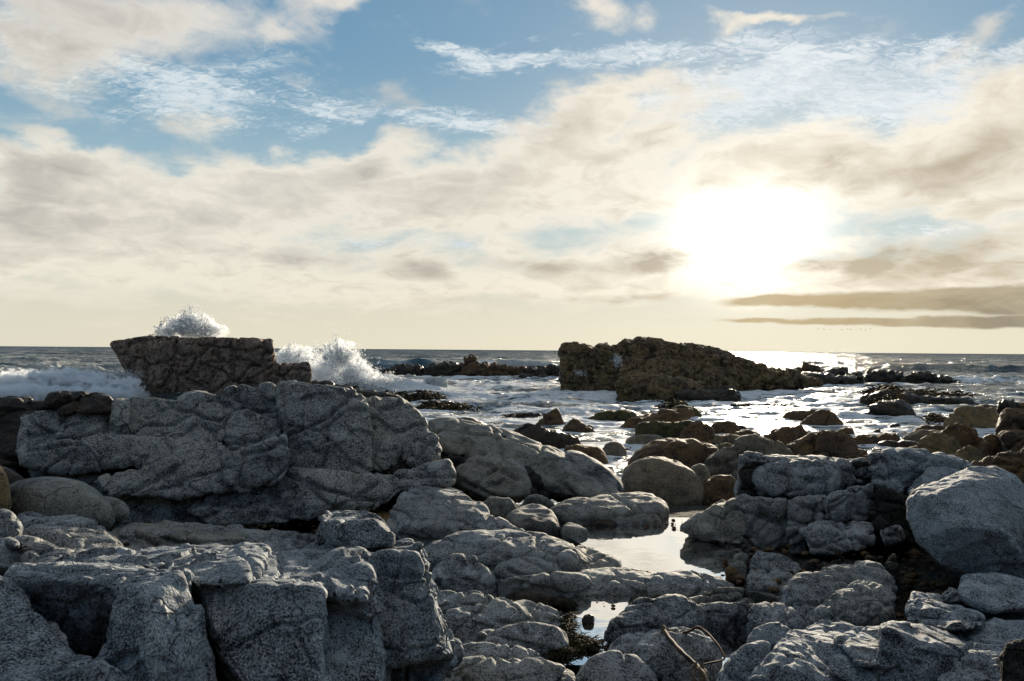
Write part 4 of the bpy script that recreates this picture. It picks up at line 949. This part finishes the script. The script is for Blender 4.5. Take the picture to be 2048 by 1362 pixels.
def build_ground():
    ys = np.concatenate([np.linspace(-150, 2, 44), np.linspace(2.2, 34, 260), np.linspace(34.5, 90, 40)])
    xs = np.concatenate([np.linspace(-60, -15, 16)[:-1], np.linspace(-15, 19, 260), np.linspace(19, 70, 16)[1:]])
    X, Y = np.meshgrid(xs, ys); x, y = X.ravel(), Y.ravel()
    z = 0.82 - 0.97 * sstep(15.5, 26, y) - 1.5 * sstep(25, 42, y)
    z -= 0.5 * np.exp(-((x - (y - 8) * 0.14) / 1.6) ** 2) * sstep(16, 22, y)
    q = np.stack([x, y, x * 0], 1)
    n = fbm(q / 1.6, 4) * 0.10 + fbm(q / 0.35 + 4, 3, .5, True) * 0.025
    z += np.minimum(n, 0.06) * np.where(y < 20, 1.0, 1.5) - 0.06
    z += sstep(0.4, 2.5, np.abs(x) - 0.62 * y) * (.35 + fbm(q / 2.3 + 8, 4) * .55) * sstep(45, 20, y)
    z += 0.9 * sstep(6, 2, y) + 20.0 * sstep(-3, -34, y) * (1 + .15 * perlin(q / 9))     # unseen rise added behind the camera to block rear sky light
    idx = np.arange(x.size).reshape(X.shape)
    f = np.stack([idx[:-1, :-1], idx[:-1, 1:], idx[1:, 1:], idx[1:, :-1]], -1).reshape(-1, 4)
    tag(mesh_obj('ground', np.stack([x, y, z], 1), f, MAT['ground']), kind='structure')
build_ground()

# tide pools
def pool_material():
    m, T = new_mat('pool_water')
    pos = T.out(T.node('ShaderNodeNewGeometry'), 0)
    h = T.noise(pos, 3.0, 3, 0.5) * 0.006
    bn = T.node('ShaderNodeBump', {'Height': h, 'Strength': 0.35, 'Distance': 1.0})
    b = T.node('ShaderNodeBsdfPrincipled', {'Base Color': (0.012, 0.013, 0.011, 1), 'Roughness': 0.02, 'IOR': 1.333, 'Normal': T.out(bn)})
    g = T.node('ShaderNodeBsdfGlossy', {'Color': (0.95, 0.95, 0.95, 1), 'Roughness': 0.015, 'Normal': T.out(bn)})
    fr = T.out(T.node('ShaderNodeLayerWeight', {'Blend': 0.80}), 1)
    mx = T.node('ShaderNodeMixShader', {0: fr.clamp()}); T.nt.links.new(b.outputs[0], mx.inputs[1]); T.nt.links.new(g.outputs[0], mx.inputs[2])
    return finish(m, T, mx)
MAT['pool'] = pool_material()
def pool(s, z=0.9):
    pts = [at(x, y, depth_on(x, y, z)) for x, y, _ in parse(s)]
    bm = bmesh.new(); bm.faces.new([bm.verts.new(p) for p in pts]); 
    bmesh.ops.recalc_face_normals(bm, faces=bm.faces)
    if list(bm.faces)[0].normal.z < 0: bmesh.ops.reverse_faces(bm, faces=bm.faces)
    me = bpy.data.meshes.new('pool_water'); bm.to_mesh(me); bm.free(); me.materials.append(MAT['pool'])
    o = bpy.data.objects.new('pool_water', me); COL.objects.link(o); tag(o, kind='structure')
pool('1120,1065 1150,1045 1250,1035 1400,1035 1500,1095 1490,1160 1440,1165 1330,1160 1230,1150 1200,1110')
pool('1100,1215 1150,1195 1260,1195 1250,1230 1215,1300 1180,1330 1080,1330 1100,1290')
pool('1310,1420 1330,1340 1400,1280 1430,1252 1540,1250 1500,1300 1460,1330 1450,1420')
pool('860,1290 870,1262 960,1262 960,1290')
pool('900,1195 960,1175 1100,1190 1150,1215 1100,1225 960,1200')

def pebbles(areas, seed=2):
    rg = np.random.default_rng(seed); bm = bmesh.new(); bmesh.ops.create_icosphere(bm, subdivisions=1, radius=1)
    V0 = np.array([v.co[:] for v in bm.verts]); F0 = np.array([[v.index for v in f.verts] for f in bm.faces]); bm.free()
    V, Fc = [], []
    for x0, x1, y0, y1, z, n, s0, s1 in areas:
        for k in range(n):
            x, y = rg.uniform(x0, x1), rg.uniform(y0, y1); b = at(x, y, depth_on(x, y, z)); b[2] += rg.uniform(-.02, .02)
            r = s0 + (s1 - s0) * rg.random() ** 3
            q = V0 * (1 + rg.normal(0, .09, (len(V0), 1))) * (r, r * rg.uniform(.6, 1), r * rg.uniform(.35, .7))
            a = rg.uniform(0, 6.28); c_, s_ = math.cos(a), math.sin(a)
            q = np.stack([q[:, 0] * c_ - q[:, 1] * s_, q[:, 0] * s_ + q[:, 1] * c_, q[:, 2]], 1) + b
            Fc.append(F0 + len(V) * len(V0)); V.append(q)
    o = mesh_obj('pebbles', np.concatenate(V), np.concatenate(Fc), MAT['brown'], None, True)
    tag(o, 'small wet stones and pebbles lying in the gaps between the slabs and boulders', 'pebbles', kind='stuff')
pebbles([(1250, 1750, 895, 1010, .35, 500, .03, .22), (1150, 1490, 1040, 1060, .9, 160, .01, .05), (1440, 1800, 1090, 1250, .95, 300, .015, .10), (220, 800, 1040, 1100, .95, 260, .01, .07),
         (1050, 1300, 1190, 1215, .9, 90, .01, .04), (1800, 1900, 1090, 1200, .9, 120, .02, .12), (1700, 2048, 850, 930, .0, 220, .05, .3)])

# ------------------------------------------------------------ breaking waves and spray
wv = dict(sub=2, lump=.10, ridge=.05, bulge=.05, vox=1.3, lean=2.2, ext=.6, frac=.3, cell=.9, groove=0, chip=.25, chipc=1.2)
outcrop('breaking_wave', 'long white breaking wave left of the brown sea stack', 'wave', 'foam', (120, 800, 66),
 [('-80,800 -70,748 -30,738 20,738 50,748 60,800', 67, {}), ('15,800 20,755 50,741 90,737 125,745 140,800', 66, {}), ('90,800 110,750 150,739 175,742 200,756 215,800', 67, {}),
  ('165,800 180,755 205,745 235,750 262,770 268,800', 66, {}), ('225,800 235,765 255,752 275,770 285,800', 65.5, {}), ('-60,805 0,775 80,770 130,778 180,772 250,780 270,805', 63, {}),], part='foam', back=3, **wv)
outcrop('breaking_wave', 'white breaking wave crest with a dark green face, right of the tall splash', 'wave', 'foam', (760, 792, 74),
 [('618,792 625,760 650,745 690,748 720,760 735,792', 76, {}), ('700,792 712,762 740,752 770,758 790,792', 75, {}), ('755,792 765,765 800,756 830,760 850,775 820,785', 75.5, dict(lump=.12)), ('820,770 840,757 870,757 888,764 870,772', 77, dict(lump=.12)),
  ('655,800 680,775 720,772 760,780 790,795', 72, {})], part='foam', back=2.5, **wv)
outcrop('breaking_wave', 'thin white breaker in the distance behind the low reef, left of the island', 'wave', 'foam', (1020, 733, 190),
 [('985,735 1000,726 1030,722 1070,726 1100,728 1125,735 1050,738', 178, {}), ('935,734 955,727 980,728 1000,735', 182, {})], part='foam', back=3, **wv)
outcrop('breaking_wave', 'small white wave bursting against the front of the island', 'wave', 'foam', (1200, 770, 92),
 [('1165,772 1175,760 1195,752 1215,752 1228,765 1230,776 1200,778', 84, {})], part='foam', back=2, **wv)

def mist_material(name, dens, sc):
    m = bpy.data.materials.new(name); m.use_nodes = True; T = NT(m.node_tree)
    tc = T.node('ShaderNodeTexCoord'); ob = T.out(tc, 3)
    r = T.vmath('LENGTH', ob)
    pos = T.out(T.node('ShaderNodeNewGeometry'), 0)
    n = T.noise(pos, sc, 5, 0.68, 0.8)
    d = ((1.0 - r) * 0.9 + (n - 0.5) * 3.4).step(0.30, 0.46) * dens * r.step(0.8, 1.0, 1.0, 0.0)
    v = T.node('ShaderNodeVolumePrincipled', {'Color': (0.97, 0.985, 1.0, 1), 'Density': d, 'Anisotropy': 0.35})
    T.nt.links.new(v.outputs[0], T.node('ShaderNodeOutputMaterial').inputs['Volume'])
    return m
def mist(parts, parent, mat):
    bm = bmesh.new(); bmesh.ops.create_icosphere(bm, subdivisions=3, radius=1.0); me = bpy.data.meshes.new('mist'); bm.to_mesh(me); bm.free(); me.materials.append(mat)
    for px, py, D, rx, ry, rot in parts:
        o = bpy.data.objects.new('mist', me); COL.objects.link(o); k = D / F
        o.location = at(px, py, D) - np.array(parent.location); o.scale = (rx * k, rx * k * .8, ry * k); o.rotation_euler = (0, math.radians(-rot), 0); o.parent = parent
        o['kind'] = 'stuff'
def droplets(name, label, clouds, seed, cat='sea spray'):
    """clouds: (x, y, depth, half width, half height in picture pixels, count, size, mode)"""
    rg = np.random.default_rng(seed); C = []; R = []
    for px, py, D, rx, ry, n, size, mode in clouds:
        if mode == 'mist':                      # a soft billow
            m = n * 4
            q = rg.normal(size=(m, 3)) * (0.42, 0.42, 0.42)
            dn = fbm(q * 2.2 + seed + px, 4, .6); keep = dn > np.linalg.norm(q, axis=1) * .55 - .30
            q = q[keep][:n]
            qx, qy, qz = q[:, 0] * rx, -q[:, 1] * ry, q[:, 2] * rx / F * D
            C.append(np.array([at(px + a, py + b, D + c) for a, b, c in zip(qx, qy, qz)])); R.append(size * rg.lognormal(0, .4, len(q)))
        else:                                   # jets thrown up and out: strings of drops along arcs
            ns = max(n // 60, 4)
            for k in range(ns):
                a = rg.uniform(-1, 1); top = (1 - abs(a) ** 1.5) * rg.uniform(.45, 1.05)
                t = rg.beta(3.2, 1.3, 60); bx = rg.uniform(-.7, .7) * rx
                X = px + bx * (1 - t) * .8 + a * rx * t + rg.normal(0, rx * .035, 60) * t
                Yp = py + ry - (2 * ry) * top * (t * (2 - t)) + rg.normal(0, ry * .05, 60) * t
                dz = rg.normal(0, rx * .3) / F * D
                C.append(np.array([at(u, w, D + dz) for u, w in zip(X, Yp)])); R.append(size * rg.lognormal(0, .45, 60) * (1.25 - t * .6))
    C = np.concatenate(C); R = np.concatenate(R)
    tet = np.array([(1, 1, 1), (1, -1, -1), (-1, 1, -1), (-1, -1, 1)], float) / 1.73
    sc = rg.uniform(.6, 1.5, (len(C), 1, 3))
    V = C[:, None, :] + tet[None] * sc * R[:, None, None]
    idx = np.arange(len(C))[:, None, None] * 4 + np.array([(0, 1, 2), (0, 3, 1), (0, 2, 3), (1, 3, 2)])[None]
    o = mesh_obj(name, V.reshape(-1, 3), idx.reshape(-1, 3), MAT['spray'], None, False, C.mean(0))
    return tag(o, label, cat, kind='stuff')
pl = droplets('spray_plume', 'fan of spray thrown up behind the top of the brown sea stack', [
    (380, 650, 70, 66, 30, 1500, .045, 'mist'), (380, 648, 70, 82, 40, 4800, .045, 'jet'), (392, 640, 70.5, 40, 32, 1800, .04, 'jet'), (330, 650, 70, 34, 22, 700, .04, 'jet')], 3)
mm = mist_material('spray_mist', 3.5, 1.2)
mist([(385, 655, 71, 66, 34, 0), (345, 662, 71, 50, 22, 10), (425, 660, 71, 40, 24, -20)], pl, mm)
pl = droplets('spray_plume', 'tall splash of white water bursting between the brown sea stack and the green wave', [
    (690, 715, 77, 40, 34, 1600, .05, 'mist'), (712, 750, 76, 60, 34, 1500, .055, 'mist'), (590, 715, 78, 50, 30, 900, .05, 'mist'), (635, 712, 78, 40, 36, 700, .045, 'mist'),
    (672, 700, 77, 34, 34, 2400, .045, 'jet'), (580, 710, 78, 40, 28, 1200, .045, 'jet'), (700, 690, 77, 34, 64, 200, .04, 'jet'), (640, 690, 77, 30, 30, 300, .04, 'jet'), (665, 670, 77, 60, 50, 120, .035, 'mist'),
    (770, 765, 75, 44, 24, 900, .05, 'mist')], 5)
mist([(680, 715, 78, 46, 42, 20), (655, 745, 78, 70, 44, 0), (715, 755, 77, 60, 44, -35), (590, 722, 79, 62, 36, 0), (760, 775, 76, 60, 26, -15)], pl, mm)
pl = droplets('spray_plume', 'small burst of spray where a wave hits the front of the island', [(1205, 757, 85, 24, 16, 700, .05, 'mist'), (1215, 755, 85, 26, 18, 900, .045, 'jet')], 8)
mist([(1203, 762, 83, 34, 20, 0)], pl, mm)
droplets('spray_plume', 'faint thrown drops against the face of the island, above the small wave', [(1235, 722, 79, 16, 18, 360, .035, 'mist'), (1160, 745, 80, 20, 10, 140, .035, 'mist')], 9)
droplets('spray_plume', 'torn crest spray blowing off the white breaker at the far left', [(x_, 752, 66, 46, 14, 700, .05, 'mist') for x_ in (-10, 40, 90, 150, 210, 250)] + [(x_, 750, 66, 40, 12, 300, .045, 'jet') for x_ in (30, 90, 200)], 12)
bw = [o for o in COL.objects if o.name.startswith('breaking_wave') and o.type == 'EMPTY'][0]
mist([(-30, 772, 63, 70, 36, 0), (45, 770, 63, 70, 36, 0), (120, 766, 63, 70, 36, 0), (185, 772, 63, 66, 34, 0), (245, 776, 63, 50, 28, 0), (60, 786, 61, 120, 24, 0), (200, 790, 61, 100, 22, 0)], bw, mist_material('surf_mist', 30.0, 1.5))

# ------------------------------------------------------------ seaweed, kelp stalk, birds
def weed_mat(name, c1, c2):
    m, T = new_mat(name); pos = T.out(T.node('ShaderNodeNewGeometry'), 0)
    col = T.mix(T.noise(pos, 3.0, 4, 0.7).step(.35, .62), c1, c2)
    return finish(m, T, T.node('ShaderNodeBsdfPrincipled', {'Base Color': col, 'Roughness': 0.75, 'Specular IOR Level': 0.25}))
MAT['weed'] = weed_mat('seaweed', (0.012, 0.009, 0.005), (0.075, 0.05, 0.015))
MAT['redweed'] = weed_mat('pool_seaweed', (0.012, 0.012, 0.007), (0.07, 0.055, 0.02))
def tube(path, rad, sides=5):
    path = np.array(path, float); n = len(path); V = []
    for i in range(n):
        t = path[min(i + 1, n - 1)] - path[max(i - 1, 0)]; t = t / (np.linalg.norm(t) + 1e-9)
        a = np.cross(t, (0, 0, 1)) if abs(t[2]) < .9 else np.cross(t, (1, 0, 0)); a /= np.linalg.norm(a); b = np.cross(t, a)
        r = rad[i] if hasattr(rad, '__len__') else rad
        for k in range(sides):
            w = 2 * math.pi * k / sides; V.append(path[i] + r * (math.cos(w) * a + math.sin(w) * b))
    Fc = [(i * sides + k, i * sides + (k + 1) % sides, (i + 1) * sides + (k + 1) % sides, (i + 1) * sides + k) for i in range(n - 1) for k in range(sides)]
    return V, Fc
def seaweed(label, spots, mat='weed', seed=0, z0=0.0, length=.35, thick=.02):
    rg = random.Random(seed); V = []; Fc = []
    for px, py, rx, ry, n, hh in spots:                       # a heap: x, y, half sizes in picture pixels, strands, heap height
        for k in range(n):
            u, w = rg.gauss(0, .5), rg.gauss(0, .5)
            u = max(-1, min(1, u)); w = max(-1, min(1, w))
            x, y = px + u * rx, py + w * ry
            b = at(x, y, depth_on(x, y, z0)); b[2] += hh * max(0, 1 - u * u) * rg.random()
            an = rg.uniform(0, 6.28); L = length * rg.uniform(.5, 1.5); up = rg.uniform(.0, .8)
            p = [b]
            for j in range(3):
                an += rg.uniform(-.9, .9)
                p.append(p[-1] + np.array([math.cos(an), math.sin(an), up - j * .5]) * L / 3)
            r = thick * rg.uniform(.5, 1.4)
            v, f = tube(p, [r, r * 1.3, r, r * .3], 3); o = len(V); V += v; Fc += [tuple(i + o for i in q) for q in f]
    V = np.array(V)
    return tag(mesh_obj('seaweed_clump', V, Fc, MAT[mat], None, True, V.mean(0)), label, 'seaweed', kind='stuff')
seaweed('dark seaweed bed awash beyond the shallows at the right, widest patch', [(1770, 798, 45, 8, 500, .9), (1840, 797, 60, 6, 500, .5), (1900, 800, 60, 7, 350, .3)], seed=1, length=.9, thick=.06)
seaweed('small dark seaweed strip awash left of the widest patch', [(1665, 793, 32, 2.5, 160, .2)], seed=2, length=.8, thick=.05)
seaweed('seaweed draped over the rounded rock before the seaweed bed', [(1780, 815, 40, 10, 450, 1.0)], seed=3, length=.7, thick=.05)
seaweed('dark seaweed heap at the foot of the tall splash, behind the left outcrop', [(700, 790, 60, 8, 260, .6), (780, 797, 50, 5, 220, .3), (850, 802, 45, 5, 300, .5)], seed=4, length=.8, thick=.055)
seaweed('low seaweed raft on white water, nearer than the heap by the splash', [(890, 819, 60, 4, 330, .25), (870, 817, 20, 4, 100, .4)], seed=5, length=.7, thick=.045)
seaweed('dark seaweed lying on the lower right shelf of the island', [(1430, 788, 45, 6, 320, .5), (1520, 770, 60, 4, 220, .3)], seed=6, length=.8, thick=.06)
seaweed('seaweed tuft drifting in the surf left of the pyramid-shaped rock', [(1480, 818, 26, 3, 130, .2), (1560, 815, 30, 2, 60, .1)], seed=7, length=.6, thick=.04)
seaweed('seaweed tuft hanging by the big mossy boulder at the right', [(1870, 846, 22, 5, 200, .4)], seed=8, length=.5, thick=.03)
seaweed('seaweed wisps round the flat weedy rock left of the pointed rocks', [(1035, 837, 26, 3, 120, .15)], seed=9, length=.5, thick=.03)
seaweed('seaweed on the mossy lump behind the slanting slab', [(1350, 822, 30, 6, 220, .6)], seed=10, length=.6, thick=.04)
seaweed('dark seaweed fringe along the left edge of the small near pool', [(1135, 1212, 12, 5, 90, .04), (1138, 1240, 10, 9, 130, .04), (1135, 1262, 12, 9, 130, .04)], 'redweed', 11, .92, .10, .005)
seaweed('brown seaweed mat at the near end of the small near pool', [(1165, 1290, 34, 10, 420, .03), (1120, 1305, 30, 8, 260, .03), (1150, 1280, 20, 6, 120, .03)], 'redweed', 12, .92, .11, .005)
outcrop('weedy_rock', 'rounded weed-draped rock standing in the surf before the seaweed bed', 'rock', 'wet', (1780, 832, 55), [('1733,828 1740,815 1770,804 1800,804 1820,815 1828,832 1790,834', 52, {})], lump=.08, ridge=.05, lean=.6, back=2, ext=.4, bulge=.1)
outcrop('weedy_rock', 'low weed-covered reef hump inside the seaweed bed at the right', 'rock', 'wet', (1760, 806, 64), [('1725,803 1730,793 1760,786 1800,790 1860,790 1930,797 1958,808 1850,808 1760,806', 64, {})], lump=.12, ridge=.08, lean=.8, back=2, ext=.4, bulge=.06)
outcrop('weedy_rock', 'dark weed-covered ledge at the foot of the tall splash', 'rock', 'wet', (700, 797, 70), [('610,770 640,765 690,772 740,788 800,796 780,802 640,802', 66, {})], lump=.10, ridge=.06, lean=.8, back=2, ext=.4, bulge=.06)
outcrop('stone', 'small dark stone sticking out of the small near pool', 'stone', 'wet', (1177, 1240, 9.8), [('1165,1238 1170,1230 1182,1228 1189,1234 1184,1241 1172,1242', 9.7, dict(ext=.1))], sub=2, bulge=.12, back=.12, lump=.06)

MAT['stalk'] = weed_mat('dried_kelp', (0.02, 0.012, 0.008), (0.11, 0.065, 0.038))
stalk = bpy.data.objects.new('kelp_stalk', None); COL.objects.link(stalk)
stalk.location = at(1390, 1300, 8.0); tag(stalk, 'long dried kelp stalk lying curled over the rocks at the bottom edge', 'kelp')
def smooth_path(pts, n=24):
    pts = np.array(pts, float); t = np.linspace(0, len(pts) - 1, n); out = []
    P = np.vstack([2 * pts[0] - pts[1], pts, 2 * pts[-1] - pts[-2]])
    for u in t:
        i = min(int(u), len(pts) - 2); f = u - i; p0, p1, p2, p3 = P[i:i + 4]
        out.append(.5 * ((2 * p1) + (-p0 + p2) * f + (2 * p0 - 5 * p1 + 4 * p2 - p3) * f * f + (-p0 + 3 * p1 - 3 * p2 + p3) * f ** 3))
    return np.array(out)
def stalk_part(name, s, r0, r1, D=7.6):
    pts = [at(x, y, D if d is None else d) for x, y, d in parse(s)]
    p = smooth_path(pts, 30)
    v, f = tube(p, np.linspace(r0, r1, 30) * (1 + .12 * np.sin(np.arange(30) * 1.7)), 7)
    V = np.array(v); mesh_obj(name, V, f, MAT['stalk'], stalk, True, V.mean(0))
stalk_part('stem', '1326,1254:8.6 1332,1268:8.45 1350,1290:8.1 1372,1312:7.7 1392,1330:7.45 1408,1350:7.2 1415,1385:7.0', .026, .017)
stalk_part('stem', '1366,1266:8.5 1380,1262:8.4 1394,1254:8.4 1410,1262:8.3 1432,1285:8.0 1446,1308:7.8 1446,1320:7.7 1410,1328:7.5 1398,1335:7.45', .014, .008)
stalk_part('stem', '1330,1256:8.6 1352,1266:8.5 1372,1264:8.5 1392,1256:8.4', .013, .010)
rr = random.Random(4)
for k in range(7):
    x = 1395 + rr.uniform(-8, 12)
    stalk_part('root', f'{x},{1325 + rr.uniform(0, 12)}:7.4 {x + rr.uniform(-14, 14)},1348:7.25 {x + rr.uniform(-20, 22)},1385:7.0', .012, .006)

MAT['bird'] = weed_mat('feathers', (0.02, 0.018, 0.016), (0.05, 0.045, 0.04))
def bird_mesh():
    V = [(0, .32, .0), (.05, .05, .04), (-.05, .05, .04), (0, .05, -.05), (0, -.34, .01), (.06, -.30, .01), (-.06, -.30, .01),
         (.38, .10, .16), (.42, -.04, .15), (.85, -.02, .05), (.04, -.10, .03), (-.38, .10, .16), (-.42, -.04, .15), (-.85, -.02, .05), (-.04, -.10, .03), (0, .45, .02)]
    T = [(15, 1, 2), (15, 3, 1), (15, 2, 3), (1, 3, 4), (2, 4, 3), (1, 4, 2), (4, 5, 6), (1, 7, 8), (1, 8, 10), (7, 9, 8), (2, 12, 11), (2, 14, 12), (11, 12, 13)]
    return V, T
bv, bt = bird_mesh(); bird0 = None
SB = ['tiny seabird at the left tail end of the flying line, low over the horizon', 'tiny seabird second from the left end of the flying line', 'tiny seabird third from the left end of the flying line',
      'tiny seabird fourth from the left end of the flying line', 'tiny seabird just left of the middle bird of the flying line', 'tiny seabird in the very middle of the flying line', 'tiny seabird just right of the middle bird of the flying line',
      'tiny seabird fourth from the right end of the flying line', 'tiny seabird third from the right end of the flying line', 'tiny seabird second from the right end of the flying line', 'tiny seabird leading at the right end of the flying line']
for i, x in enumerate((1636, 1648, 1661, 1674, 1684, 1694, 1701, 1711, 1722, 1732, 1741)):
    y = 658 + (i * 7 % 5) * .5
    if bird0 is None:
        b = mesh_obj('seabird', bv, bt, MAT['bird'], None, False); bird0 = b
    else:
        b = bird0.copy(); COL.objects.link(b)
    b.location = at(x, y, 330); b.rotation_euler = (0, .1 * ((i % 3) - 1), 1.5 + .2 * (i % 4)); b.scale = (1.0, 1.0, 1.0)
    tag(b, SB[i], 'bird', 'seabirds flying in a line')
run_queue()
